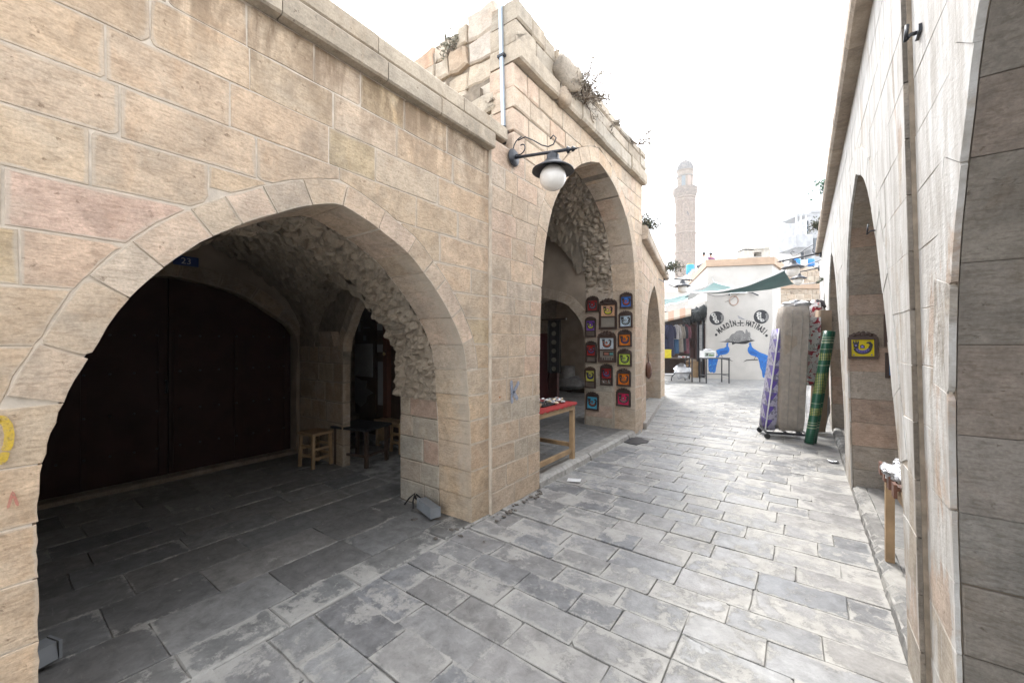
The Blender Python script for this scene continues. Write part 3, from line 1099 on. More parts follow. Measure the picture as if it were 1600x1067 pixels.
MB().box(-3.25, XT - 0.43, 6.94, 7.12, 0, 4.3).build('pier_core', M['mortar_dark'], tall)
MB().box(-9, XT - 0.43, 3.26, 3.72, 3.3, 4.35).build('wall_fill', M['mortar_dark'], tall)
# far side of the taller house where it stands above the next one
MB().box(-6.5, XT - 0.02, 7.131, 7.2, 3.6, 4.93).build('rear_mass', M['rough'], tall, (0.40, 0.33, 0.26))
# ------------------------------------------------------------------ third house on the left, where the lane bends
D3 = Vector((-0.189, 0.982, 0))
N3 = Vector((0.982, 0.189, 0))
third = thing('arcade_building', 'lower stone house at the bend of the lane with tall narrow arch', 'building', (-2.7, 9.2, 0))
w3 = Wall((-2.352, 7.14, 0), D3, N3)
A3 = Arch([(0.75, 0.0), (0.75, 0.7), (0.76, 1.2), (0.85, 1.8), (1.05, 2.2), (1.45, 2.55), (1.9, 2.78), (2.35, 2.92), (2.8, 2.78), (3.25, 2.52), (3.65, 2.15), (3.88, 1.75), (3.97, 1.2), (3.97, 0.7), (3.97, 0.0)], 0.18, 1.32)
rng = random.Random(9)
masonry(w3, [0, 0.27, 0.54, 0.8, 1.06, 1.32, 1.58, 1.84, 2.1, 2.36, 2.62, 2.88, 3.14, 3.45], 0.0, 5.3, [A3], third, M['ashlar'], PAL2, rng, 0.3, 0.6, vsize=0.4)
core(w3, 0.0, 5.3, 0, 3.46, [A3], 0.006, 0.42, M['mortar'], third)
for a, b in split(0.0, 5.35, rng, 0.45, 0.8):
    m = MB()
    m.prism([w3.p(a + .003, z, dd) for dd, z in ((-0.3, 3.455), (0.10, 3.455), (0.12, 3.48), (0.12, 3.66), (0.08, 3.70), (-0.3, 3.70))], D3 * (b - a - .006))
    m.build('cornice_stone', M['ashlar'], third, jitter((0.43, 0.345, 0.265), rng))
w3r = Wall(w3.p(3.968, 0, 0), -N3, -D3)
reveal(0.41, 0.95, w3r, [0, 0.27, 0.54, 0.8, 1.06, 1.32, 1.6], third, M['pier'], PIERPAL, rng, 0.25, 0.5)
MB().prism([w3.p(4.0, 0, -.42), w3.p(5.3, 0, -.42), w3.p(5.3, 0, -1.0), w3.p(4.0, 0, -1.0)], (0, 0, 3.4)).build('pier_core', M['mortar_dark'], third)
MB().prism([w3.p(0.0, 0, -.42), w3.p(.74, 0, -.42), w3.p(.74, 0, -1.0), w3.p(0.0, 0, -1.0)], (0, 0, 3.4)).build('pier_core', M['mortar_dark'], third)
MB().prism([w3.p(0.06, 3.3, -.3), w3.p(5.3, 3.3, -.3), w3.p(5.3, 3.3, -5.0), w3.p(0.06, 3.3, -5.0)], (0, 0, 0.36)).build('roof_terrace', M['mortar_dark'], third)
MB().prism([w3.p(5.0, 0, -1.0), w3.p(5.3, 0, -1.0), w3.p(5.3, 0, -5.0), w3.p(5.0, 0, -5.0)], (0, 0, 3.3)).build('end_wall', M['plaster'], third)
# doors and inner arch at the end of its vaulted room
MB().box(-5.3, -4.35, 12.0, 12.08, 0.08, 2.4).build('door_panel', M['wood'], third)
for x in (-5.15, -4.95, -4.75, -4.55):
    MB().box(x - .07, x + .07, 11.97, 11.999, 0.15, 2.3).build('door_board', M['darkwood'], third)
MB().box(-4.34, -4.12, 11.9, 12.1, 0.0, 2.3).build('door_jamb', M['whitewall'], third)
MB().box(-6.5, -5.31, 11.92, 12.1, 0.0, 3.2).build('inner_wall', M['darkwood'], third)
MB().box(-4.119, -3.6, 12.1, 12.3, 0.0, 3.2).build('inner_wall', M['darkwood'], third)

# ------------------------------------------------------------------ right side: limewashed arcade
right = thing('arcade_building', 'limewashed stone arcade along the right edge of the lane with bare shaded arch jambs', 'building', (0.45, 4.0, 0))
LEAN = 0.021
wn_ = Wall((0.448, 0, 0), (0, 1, 0), (-1, 0, 0), LEAN)       # nearer, set back 3 cm
wf = Wall((0.418, 0, 0), (0, 1, 0), (-1, 0, 0), LEAN)


def rarch(c, hs, top, k=1.0):
    q = [(1.0, 0.0), (1.0, 0.45), (0.99, 0.80), (0.915, 1.2), (0.765, 1.8), (0.48, 2.42), (0.22, 2.74)]
    L = [(c - hs * a, z * top / 2.97) for a, z in q] + [(c, top)] + [(c + hs * a, z * top / 2.97) for a, z in q[::-1]]
    return Arch(L, 0.2, 1.0)


B0 = Arch([(-.78, 0), (-.78, .6), (-.78, 1.0), (-.78, 1.4), (-.70, 1.85), (-.52, 2.25), (-.30, 2.56), (.05, 2.86), (.62, 3.08), (1.22, 2.86), (1.62, 2.55), (1.80, 2.25), (1.96, 1.88), (2.05, 1.4), (2.07, 1.0), (2.07, .6), (2.07, 0)], 0.2, 1.0)
def sarch(o, top=3.0):
    return Arch([(2.74 + o, 0), (2.74 + o, .45), (2.78 + o, .9), (2.90 + o, 1.25), (3.11 + o, 1.8), (3.47 + o, 2.4), (3.85 + o, 2.78), (4.36 + o, top), (4.85 + o, 2.82), (5.27 + o, 2.5), (5.53 + o, 2.0), (5.60 + o, 1.5), (5.61 + o, 1.0), (5.61 + o, .5), (5.61 + o, 0)], 0.2, 1.0)


B1, B2 = sarch(0.0), sarch(3.58)
B3 = rarch(10.75, 1.0, 2.7)
LVL = [0, 0.25, 0.5, 0.75, 1.0, 1.25, 1.5, 1.745, 2.0, 2.25, 2.5, 2.75, 3.0, 3.22, 3.44, 3.66]
rng = random.Random(21)
RP = [(0.42, 0.365, 0.30), (0.45, 0.395, 0.33), (0.40, 0.34, 0.275), (0.43, 0.345, 0.28), (0.35, 0.31, 0.26)]
masonry(wn_, LVL, -1.5, 2.462, [B0], right, M['lime'], RP, rng, 0.35, 0.7, jamb_depth=0.014, gap=0.001, bevel=0.0012, rag=0.004, prd=0.0012, tilt=0.0012, vsize=0.35)
core(wn_, -1.5, 2.47, 0, 3.66, [B0], 0.0025, 0.010, M['mortar'], right)
masonry(wf, LVL, 2.466, 9.46, [B1, B2], right, M['lime'], RP, rng, 0.35, 0.7, jamb_depth=0.014, gap=0.001, bevel=0.0012, rag=0.004, prd=0.0012, tilt=0.0012, vsize=0.35)
masonry(wf, LVL, 9.462, 13.4, [B3], right, M['lime'], RP, rng, 0.5, 0.9, jamb_depth=0.014, gap=0.001, bevel=0.0012, rag=0.001, prd=0.001, tilt=0.001, vsize=0.5)
core(wf, 2.468, 13.4, 0, 3.66, [B1, B2, B3], 0.0025, 0.010, M['mortar'], right)
# edge strip where the wall steps forward, shade put into its dark colour
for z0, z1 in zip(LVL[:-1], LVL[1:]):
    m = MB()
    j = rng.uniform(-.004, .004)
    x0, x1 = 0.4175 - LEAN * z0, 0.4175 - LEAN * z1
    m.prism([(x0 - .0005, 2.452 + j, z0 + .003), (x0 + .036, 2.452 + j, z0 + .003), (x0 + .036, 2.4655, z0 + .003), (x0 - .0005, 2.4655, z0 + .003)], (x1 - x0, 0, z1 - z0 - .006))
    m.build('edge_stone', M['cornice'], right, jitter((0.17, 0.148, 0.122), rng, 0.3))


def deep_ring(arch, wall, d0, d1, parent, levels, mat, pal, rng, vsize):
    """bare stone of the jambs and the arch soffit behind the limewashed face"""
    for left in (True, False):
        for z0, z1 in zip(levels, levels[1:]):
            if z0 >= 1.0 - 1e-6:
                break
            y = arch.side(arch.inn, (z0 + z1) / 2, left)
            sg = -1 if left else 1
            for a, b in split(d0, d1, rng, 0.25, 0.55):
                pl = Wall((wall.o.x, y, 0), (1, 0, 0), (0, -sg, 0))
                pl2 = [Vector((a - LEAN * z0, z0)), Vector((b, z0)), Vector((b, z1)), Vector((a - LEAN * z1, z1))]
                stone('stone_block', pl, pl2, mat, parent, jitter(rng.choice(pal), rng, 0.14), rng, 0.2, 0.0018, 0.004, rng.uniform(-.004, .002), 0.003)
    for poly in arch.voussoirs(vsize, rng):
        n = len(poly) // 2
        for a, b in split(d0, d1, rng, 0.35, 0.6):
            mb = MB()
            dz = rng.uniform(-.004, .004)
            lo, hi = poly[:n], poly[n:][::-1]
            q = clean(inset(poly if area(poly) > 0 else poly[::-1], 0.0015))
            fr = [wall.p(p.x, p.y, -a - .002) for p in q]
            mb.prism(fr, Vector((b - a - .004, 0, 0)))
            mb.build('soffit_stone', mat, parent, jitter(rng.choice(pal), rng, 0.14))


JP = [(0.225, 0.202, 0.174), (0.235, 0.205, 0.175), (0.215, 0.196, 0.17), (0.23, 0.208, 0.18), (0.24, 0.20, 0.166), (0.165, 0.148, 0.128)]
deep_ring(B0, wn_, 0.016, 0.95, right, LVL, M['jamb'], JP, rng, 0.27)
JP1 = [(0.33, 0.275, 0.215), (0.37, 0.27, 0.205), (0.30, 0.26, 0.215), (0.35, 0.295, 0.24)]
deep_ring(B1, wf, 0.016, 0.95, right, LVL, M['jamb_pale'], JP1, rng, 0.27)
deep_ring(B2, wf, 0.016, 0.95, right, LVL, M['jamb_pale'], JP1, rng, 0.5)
# piers, rooms and roof behind
for y0, y1 in ((-1.5, -0.80), (2.10, 2.72), (5.62, 6.31), (9.2, 9.72), (11.78, 13.4)):
    MB().box(0.62, 1.38, y0, y1, 0, 3.6).build('pier_core', M['mortar_dark'], right)
for a, wl_ in ((B0, wn_), (B1, wf), (B2, wf), (B3, wf)):
    core(wl_, a.inn[0].x - 0.3, a.inn[-1].x + 0.3, 0, 3.62, [a], 0.014, 0.96, M['mortar_dark'], right, 'arch_core', gap=0.012)
MB().box(3.6, 4.0, -1.6, 12.0, 0, 3.6).build('rear_wall', M['plaster'], right)
MB().box(0.6, 4.0, -1.6, 12.0, 3.6, 3.85).build('roof_terrace', M['mortar_dark'], right)
for y in (-1.6, 2.2, 5.7, 9.25, 11.8):
    MB().box(1.39, 3.6, y, y + 0.2, 0, 3.6).build('cross_wall', M['plaster'], right)
for a, b in split(-1.5, 12.0, rng, 0.5, 0.9):
    m = MB()
    j = rng.uniform(-.003, .003)
    m.prism([(x + j, a + .002, z) for x, z in ((0.60, 3.662), (0.255, 3.662), (0.235, 3.69), (0.235, 3.80), (0.255, 3.86), (0.60, 3.86))], (0, b - a - .004, 0))
    m.build('cornice_stone', M['cornice'], right, jitter((0.30, 0.245, 0.19), rng, 0.12))

# ------------------------------------------------------------------ ground, street, arcade floors
gr = MB()
gr.add([(-140, -140, -0.06), (140, -140, -0.06), (140, 140, -0.06), (-140, 140, -0.06)], [(0, 1, 2, 3)])
struct(gr.build('ground', M['concrete']))
street = MB().add([(-8, -1.8, -0.012), (3.0, -1.8, -0.012), (3.0, 21, -0.012), (-8, 21, -0.012)], [(0, 1, 2, 3)]).build('street', M['joint'])
struct(street)
rng = random.Random(17)
GP = [(0.22, 0.219, 0.216), (0.232, 0.23, 0.225), (0.245, 0.241, 0.232), (0.20, 0.20, 0.20), (0.26, 0.253, 0.24), (0.225, 0.223, 0.219), (0.236, 0.232, 0.226), (0.165, 0.167, 0.17)]


def slab(mb, pts, zt, rng, thick=0.05, bev=0.003):
    P = inset(chip([Vector(p) for p in pts], rng, 0.3), 0.002)
    n = len(P)
    dn = []
    for i in range(n):
        a, b = P[i], P[(i + 1) % n]
        k = max(1, min(4, int((b - a).length / 0.12)))
        dn += [a.lerp(b, j / k) + Vector((rng.uniform(-.0045, .0045), rng.uniform(-.0045, .0045))) for j in range(k)]
    inn = inset(dn, bev)
    cx = sum(p.x for p in dn) / len(dn); cy = sum(p.y for p in dn) / len(dn)
    tx, ty = rng.uniform(-.009, .009), rng.uniform(-.012, .012)
    top = lambda p: zt + tx * (p.x - cx) + ty * (p.y - cy)
    m = len(dn)
    core_ = [p + (Vector((cx, cy)) - p).normalized() * 0.04 for p in inn]
    vs = [(p.x, p.y, top(p)) for p in inn] + [(p.x, p.y, top(p) - bev) for p in dn] + [(p.x, p.y, zt - thick) for p in dn] + [(p.x, p.y, top(p)) for p in core_]
    mb.edge = getattr(mb, 'edge', []) + [1.0] * (2 * m) + [0.0] * (2 * m)
    fs = [tuple(range(3 * m, 4 * m))] + [(i + 3 * m, i, (i + 1) % m, (i + 1) % m + 3 * m) for i in range(m)] + [(i + r, i + r + m, (i + 1) % m + r + m, (i + 1) % m + r) for r in (0, m) for i in range(m)]
    return mb.add(vs, fs)


def sbuild(mb, *a):
    return edged(mb.build(*a), mb.edge)


y = 0.22
count = 0
far = {}
xl, xr = -2.335, 0.425
while y < 20.6:
    h = rng.uniform(0.205, 0.26)
    x0, x1 = (xl, xr) if y < 7.0 else (-2.3 - max(0, y - 7.0) * 0.193 if y < 12.3 else -7.0, 0.43 if y < 12 else 1.8)
    skew = rng.uniform(-.012, .012)
    for a, b in split(x0, x1, rng, 0.27, 0.56):
        c = rng.choice(GP)
        if -1.75 < (a + b) / 2 < -1.40 and 2.75 < y < 2.98:
            c = (0.40, 0.345, 0.19)
        pts = [(a, y + skew * a), (b, y + skew * b), (b, y + h + skew * b), (a, y + h + skew * a)]
        zt = rng.uniform(-.003, .003)
        vis = y > 0.5 and a > -2.4 and (a + b) / 2 > -2.3 + 0 * y
        if count < 300 and y < 11 and (y > 2.6 or (a + b) / 2 < 0.62 * y - 1.15):
            sbuild(slab(MB(), pts, zt, rng), 'paving_stone', M['paver'], street, jitter(c, rng, 0.12, 0.02))
            count += 1
        else:
            key = GP.index(c) if c in GP else 0
            slab(far.setdefault(key % 3, MB()), pts, zt, rng)
    y += h
for k, mb in far.items():
    sbuild(mb, 'paving_stones', M['paver'], street, GP[k], 'stuff')
near_rows = {}
y = 0.215
while y > -1.7:
    h = rng.uniform(0.205, 0.26)
    for a, b in split(xl, xr, rng, 0.27, 0.56):
        slab(near_rows.setdefault(rng.randrange(3), MB()), [(a, y - h), (b, y - h), (b, y), (a, y)], rng.uniform(-.003, .003), rng)
    y -= h
for k, mb in near_rows.items():
    sbuild(mb, 'paving_stones', M['paver'], street, GP[k], 'stuff')

bayfloor = MB().add([(-9, -1.6, 0.0), (-2.335, -1.6, 0.0), (-2.335, 3.7, 0.0), (-9, 3.7, 0.0)], [(0, 1, 2, 3)]).build('arcade_floor', M['joint'])
bayfloor.location.z = -0.004
struct(bayfloor)
x = -2.60
row = 0
FP = [(0.185, 0.181, 0.173), (0.20, 0.195, 0.186), (0.21, 0.202, 0.188), (0.165, 0.163, 0.158)]
while x > -6.0:
    h = rng.uniform(0.30, 0.42)
    for a, b in split(-0.15, 2.84 if x > -3.0 else 2.84, rng, 0.45, 0.85):
        if -3.36 < x and b > 2.62:
            b = 2.61
        if b - a < 0.1:
            continue
        sbuild(slab(MB(), [(x - h, a), (x, a), (x, b), (x - h, b)], 0.012 + rng.uniform(-.003, .003), rng, 0.03), 'flagstone', M['flag'], bayfloor, jitter(rng.choice(FP), rng, 0.12, 0.02))
    x -= h
# kerb strip along the wall line of the first bay, nearly flush
for a, b in split(-0.1, 2.86, rng, 0.35, 0.8):
    sbuild(slab(MB(), [(-2.598, a), (-2.338, a), (-2.338, b), (-2.598, b)], 0.012 + rng.uniform(-.004, .004), rng, 0.06, 0.008), 'kerb_stone', M['curb'], bayfloor, jitter((0.17, 0.168, 0.16), rng, 0.1, 0.02))
bay2 = MB().add([(-9, 3.72, 0.05), (-2.335, 3.72, 0.05), (-2.36, 7.14, 0.05), tuple(w3.p(5.6, 0.05, -.05)), (-9, 13.4, 0.05)], [(0, 1, 2, 3, 4)]).build('arcade_floor', M['joint'])
struct(bay2)
x = -2.53
while x > -6.4:
    h = rng.uniform(0.36, 0.5)
    for a, b in split(3.74, 12.9, rng, 0.5, 0.95):
        if b > 7.1 and x > -2.40 - (b - 7.1) * 0.1925:
            continue
        sbuild(slab(MB(), [(x - h, a), (x, a), (x, b), (x - h, b)], 0.078 + rng.uniform(-.003, .003), rng, 0.04), 'flagstone', M['flag'], bay2, jitter((0.21, 0.205, 0.195), rng, 0.14, 0.02))
    x -= h
for a, b in split(3.705, 7.05, rng, 0.5, 0.9):
    m = MB()
    n = max(2, int((b - a) / 0.08))
    rows = []
    for i in range(n + 1):
        y = a + .003 + (b - a - .006) * i / n
        w = rng.uniform(-.008, .008)
        rows.append([Vector((-2.535, y, 0.02)), Vector((-2.535, y, 0.086)), Vector((-2.375 + w, y, 0.088 + w * .3)), Vector((-2.335 + w, y, 0.06)), Vector((-2.318 + w, y, -0.02))])
    m.grid(rows, False)
    m.build('kerb_stone', M['curb'], bay2, jitter((0.30, 0.285, 0.26), rng, 0.08, 0.02))
# raised step before the third house
for a, b in split(0.3, 4.4, rng, 0.5, 0.9):
    MB().prism([w3.p(a + .003, -.03, -.30), w3.p(b - .003, -.03, -.30), w3.p(b - .003, -.03, 0.06), w3.p(a + .003, -.03, 0.06)], (0, 0, 0.13 + rng.uniform(-.004, .004))).build('step_stone', M['curb'], third, jitter((0.30, 0.285, 0.26), rng, 0.08, 0.02))
# right hand arcade floor with a broken kerb
rf = MB().add([(0.43, -1.6, 0.05), (3.7, -1.6, 0.05), (3.7, 12, 0.05), (0.43, 12, 0.05)], [(0, 1, 2, 3)]).build('arcade_floor', M['joint'])
struct(rf)
for k0, k1 in ((2.77, 5.58), (6.35, 9.15), (-0.75, 2.05)):
    for a, b in split(k0, k1, rng, 0.4, 0.8):
        m = MB()
        n = max(3, int((b - a) / 0.05))
        rows = []
        for i in range(n + 1):
            y = a + .002 + (b - a - .004) * i / n
            w = rng.uniform(-.012, .010)
            rows.append([Vector((0.422 + w * .5, y, -0.02)), Vector((0.432 + w, y, 0.045)), Vector((0.462 + w, y, 0.078)), Vector((0.53, y, 0.08)), Vector((0.53, y, 0.03))])
        m.grid(rows, False)
        m.build('kerb_stone', M['curb'], rf, jitter((0.19, 0.185, 0.175), rng, 0.08, 0.02))
    for xx in (0.533, 0.98, 1.43):
        for a, b in split(k0, k1, rng, 0.5, 0.9):
            sbuild(slab(MB(), [(xx, a), (xx + .445, a), (xx + .445, b), (xx, b)], 0.078 + rng.uniform(-.003, .003), rng, 0.04), 'flagstone', M['flag'], rf, jitter((0.22, 0.215, 0.205), rng, 0.12, 0.02))
# ------------------------------------------------------------------ far end of the lane
def on_y(u, v, Y):
    r = ray(u, v)
    return Vector((0, 0, EYE)) + r * (Y / r.y)


DM = Vector((0.9173, 0.3981, 0))
NM = Vector((0.3981, -0.9173, 0))
wm = Wall((-3.43, 19.30, 0), DM, NM)
mural = thing('rendered_house', 'cream rendered house with black lettering and two blue birds painted on its end wall', 'building', (-2.2, 20.5, 0))
foot = [(-3.43, 19.30), (-1.06, 20.33), (-0.84, 22.3), (-3.6, 25.0), (-5.4, 24.9)]
MB().prism([(x, y, -0.03) for x, y in foot], (0, 0, 4.96)).build('wall', M['whitewall'], mural)
cen = Vector((-2.8, 22.3))
for k in range(5):
    a, b = Vector(foot[k]), Vector(foot[(k + 1) % 5])
    oa, ob = a + (a - cen).normalized() * 0.12, b + (b - cen).normalized() * 0.12
    ia, ib = a + (cen - a).normalized() * 0.25, b + (cen - b).normalized() * 0.25
    m = MB()
    m.add([(p.x, p.y, z) for z in (4.935, 5.24) for p in (oa, ob, ib, ia)], [(0, 3, 2, 1), (4, 5, 6, 7), (0, 1, 5, 4), (1, 2, 6, 5), (2, 3, 7, 6), (3, 0, 4, 7)])
    m.build('coping', M['peach'], mural)
# joints of the render and a thin base course
MB().add([wm.p(0.01, 2.99, .003), wm.p(2.57, 2.99, .003), wm.p(2.57, 3.005, .003), wm.p(0.01, 3.005, .003)], [(0, 1, 2, 3)]).build('render_joint', M['tint'], mural, (0.42, 0.40, 0.37))
MB().add([wm.p(0.92, 3.0, .003), wm.p(0.93, 3.0, .003), wm.p(0.93, 4.9, .003), wm.p(0.92, 4.9, .003)], [(0, 1, 2, 3)]).build('render_joint', M['tint'], mural, (0.42, 0.40, 0.37))


def mw(cx, cy, d=0.004):
    return wm.p(0.00378 * cx - 0.63, 4.25 - 0.00418 * cy, d)


def shape(name, outline, color, d=0.004, mat='matte'):
    return MB().add([mw(x, y, d) for x, y in outline], [tuple(range(len(outline)))]).build(name, M[mat], mural, color)


BLK, BLU = (0.02, 0.02, 0.022), (0.02, 0.13, 0.42)
# lettering set along an arc
cxm, cym, rr = 527, 783, 330


def arc_text(word, a0, a1):
    n = len(word)
    for i, ch in enumerate(word):
        a = rad(a0 + (a1 - a0) * (i + 0.5) / n)
        px, py = cxm + rr * math.sin(a), cym - rr * math.cos(a)
        o = mw(px, py, 0.0045)
        ux = DM * (0.00378 * math.cos(a)) + Vector((0, 0, -0.00418 * math.sin(a)))
        uy = DM * (0.00378 * math.sin(a)) + Vector((0, 0, 0.00418 * math.cos(a)))
        text_mesh(ch, o, ux, uy, 0.32, M['matte'], mural, BLK, 'letter', 0.0, 0.014, 0.54)


arc_text('MARDİN', -43.5, -8.5)
arc_text('HATIRASI', 8.5, 46.5)
for c in ((264, 553), (789, 563)):
    shape('painted_dot', [(c[0] + 14 * math.cos(t * .524), c[1] + 14 * math.sin(t * .524)) for t in range(12)], BLK)
# small cross with scrolls, a bird above
shape('painted_cross', [(512, 402), (527, 402), (523, 428), (545, 424), (545, 440), (523, 436), (528, 462), (512, 462), (516, 436), (494, 440), (494, 424), (516, 428)], BLK)
for s in (-1, 1):
    m = MB()
    pts = [(520 + s * (26 + 16 * math.sin(t * .5)), 440 - 14 * math.cos(t * .55) + t * 1.2) for t in range(9)]
    for a, b in zip(pts, pts[1:]):
        m.add([mw(a[0], a[1] - 3, .0042), mw(b[0], b[1] - 3, .0042), mw(b[0], b[1] + 3, .0042), mw(a[0], a[1] + 3, .0042)], [(0, 1, 2, 3)])
    m.build('painted_scroll', M['matte'], mural, BLK)
shape('painted_dove', [(488, 350), (512, 362), (540, 380), (572, 396), (545, 398), (524, 392), (503, 386), (496, 370)], (0.25, 0.25, 0.26), .005)
# two round figures
for c, seed in (((269, 378), 1), ((735, 370), 2)):
    shape('painted_roundel', [(c[0] + 78 * math.cos(t * math.pi / 14), c[1] + 72 * math.sin(t * math.pi / 14)) for t in range(28)], (0.03, 0.03, 0.033))
    r2 = random.Random(seed)
    for k in range(4):
        q = (c[0] - 30 + 22 * k * (0.6 if k % 2 else 0.2) + r2.uniform(-8, 8), c[1] - 36 + 24 * k)
        ra, rb = r2.uniform(17, 24), r2.uniform(13, 20)
        shape('painted_bloom', [(q[0] + ra * math.cos(t * .628) * (1 + .15 * (t % 2)), q[1] + rb * math.sin(t * .628) * (1 + .15 * (t % 2))) for t in range(10)], (0.50, 0.49, 0.46), .006)
        shape('painted_bloom', [(q[0] + 3 + ra * .45 * math.cos(t * .9), q[1] + rb * .45 * math.sin(t * .9)) for t in range(7)], (0.08, 0.08, 0.08), .008)
    for k in range(3):
        m = MB()
        R0 = 50 + 9 * k
        for t in range(-6, 7):
            a, b = t * .1, (t + 1) * .1
            m.add([mw(c[0] + R0 * math.cos(w) * 1.0, c[1] + R0 * math.sin(w), .0055) for w in (a, b)] + [mw(c[0] + (R0 + 3) * math.cos(w), c[1] + (R0 + 3) * math.sin(w), .0055) for w in (b, a)], [(0, 1, 2, 3)])
        m.build('painted_line', M['matte'], mural, (0.4, 0.39, 0.37))
# the town on its hill
shape('painted_hill', [(300, 627), (360, 615), (372, 600), (400, 590), (410, 570), (432, 545), (455, 540), (480, 515), (515, 508), (545, 512), (570, 545), (575, 505), (582, 495), (592, 505), (600, 530), (612, 522), (622, 534), (628, 590), (640, 600), (672, 614), (620, 622), (600, 640), (560, 650), (500, 643), (450, 640), (436, 656), (430, 632), (360, 624)], (0.19, 0.185, 0.18))
shape('painted_shadow', [(300, 627), (400, 622), (500, 632), (600, 610), (672, 614), (610, 632), (580, 648), (540, 650), (470, 644), (436, 658), (428, 634)], BLK, .006)
r2 = random.Random(4)
for k in range(46):
    x, y = r2.uniform(385, 622), r2.uniform(520, 622)
    if y < 600 - (x - 385) * 0.6 or y < 515 + max(0, x - 560) * .1:
        continue
    w, h = r2.uniform(5, 10), r2.uniform(4, 8)
    shape('painted_house', [(x, y), (x + w, y), (x + w, y + h), (x, y + h)], r2.choice([(0.42, .41, .39), (0.06, .06, .06), (0.3, .3, .29)]), .0075 + k * 1e-4)
# two blue birds on branches
BL = [(372, 650), (378, 638), (388, 634), (398, 640), (392, 648), (390, 668), (402, 690), (407, 712), (396, 738), (372, 756), (340, 762), (306, 766), (290, 790), (275, 850), (262, 900), (258, 940), (240, 958), (222, 944), (205, 950), (185, 935), (180, 880), (181, 800), (230, 790), (285, 770), (268, 735), (264, 716), (300, 700), (345, 692), (372, 678)]
BR = [(632, 642), (622, 632), (612, 640), (602, 650), (612, 652), (612, 670), (598, 690), (594, 715), (604, 742), (630, 765), (665, 775), (700, 790), (716, 840), (724, 890), (742, 930), (748, 985), (766, 1000), (775, 950), (790, 900), (800, 840), (806, 770), (770, 752), (720, 735), (690, 716), (655, 694), (640, 678), (634, 660)]
shape('painted_bird', BL, BLU)
shape('painted_bird', BR, BLU)
for lst, x0, x1, y0, y1, n in ((BL, 185, 275, 800, 950, 26), (BR, 715, 800, 780, 980, 26)):
    for k in range(n):
        x, y = r2.uniform(x0, x1), r2.uniform(y0, y1)
        if lst is BR and x < 712 + (y - 780) * .22:
            continue
        if lst is BL and x > 283 - (y - 800) * .18:
            continue
        shape('painted_eye', [(x + 4 * math.cos(t), y + 6 * math.sin(t)) for t in range(6)], r2.choice([(0.03, 0.06, 0.16), (0.08, 0.30, 0.45), (0.02, 0.05, 0.2)]), .0062 + k * 1e-4)
shape('painted_wing', [(300, 725), (350, 715), (390, 712), (380, 735), (340, 748), (300, 748)], (0.015, 0.09, 0.32), .006)
shape('painted_wing', [(612, 720), (650, 722), (700, 748), (690, 765), (640, 750), (618, 742)], (0.015, 0.09, 0.32), .006)
for pts in ([(300, 795), (345, 800), (400, 806), (445, 830), (400, 822), (340, 812), (300, 806)], [(545, 838), (580, 812), (640, 806), (700, 806), (700, 818), (640, 820), (585, 824)], [(318, 764), (324, 764), (335, 800), (328, 800)], [(676, 776), (682, 776), (668, 806), (660, 806)]):
    shape('painted_branch', pts, (0.10, 0.095, 0.09), .0064)
# fittings high on the painted wall
fl = thing('wall_light_box', 'long pale light fitting high on the painted wall', 'light fitting', wm.p(1.2, 3.7, 0))
MB().obox(wm.p(1.22, 3.80, 0.10), DM * 0.32, NM * 0.10, (0, 0, 0.075)).build('housing', M['white'], fl)
MB().obox(wm.p(1.22, 3.80, 0.203), DM * 0.27, NM * 0.002, (0, 0, 0.05)).build('face_panel', M['tint'], fl, (0.30, 0.36, 0.36))
pr = thing('flood_lamp', 'slim black flood lamp pointing down on the painted wall', 'lamp', wm.p(1.7, 3.7, 0))
MB().bar(wm.p(1.66, 3.76, 0.02), wm.p(1.74, 3.74, 0.12), 0.025).build('arm', M['iron'], pr)
MB().bar(wm.p(1.74, 3.74, 0.12), wm.p(1.97, 3.60, 0.22), 0.09, 0.05).build('head', M['iron'], pr)
cc = thing('security_camera', 'small white bullet camera under the light fitting', 'camera', wm.p(0.85, 3.6, 0))
MB().bar(wm.p(0.90, 3.70, 0.02), wm.p(0.82, 3.66, 0.25), 0.08, 0.09).build('body', M['white'], cc)
MB().bar(wm.p(0.82, 3.66, 0.25), wm.p(0.815, 3.657, 0.27), 0.065, 0.07).build('lens', M['black'], cc)
coil = thing('cable_coil', 'coil of pinkish cable hanging below the light fitting', 'cable', wm.p(1.1, 3.2, 0))
for k in range(3):
    MB().tube([wm.p(1.07 + (0.165 + .008 * k) * math.sin(t * .42), 3.42 + (0.19 + .01 * k) * math.cos(t * .42), 0.02 + .012 * k) for t in range(16)], 0.009, 6).build('cable_loop', M['tint'], coil, (0.40, 0.26, 0.20))
MB().tube([wm.p(1.3, 3.75, .03), wm.p(1.12, 3.6, .03), wm.p(0.95, 3.45, .03), wm.p(0.72, 3.38, .03)], 0.008, 6).build('cable_tail', M['tint'], coil, (0.15, 0.12, 0.1))
MB().tube([wm.p(0.85, 3.70, .04), wm.p(0.6, 3.62, .10), wm.p(0.3, 3.62, .10), wm.p(0.02, 3.72, .05)], 0.01, 6).build('cable_lead', M['black'], coil)

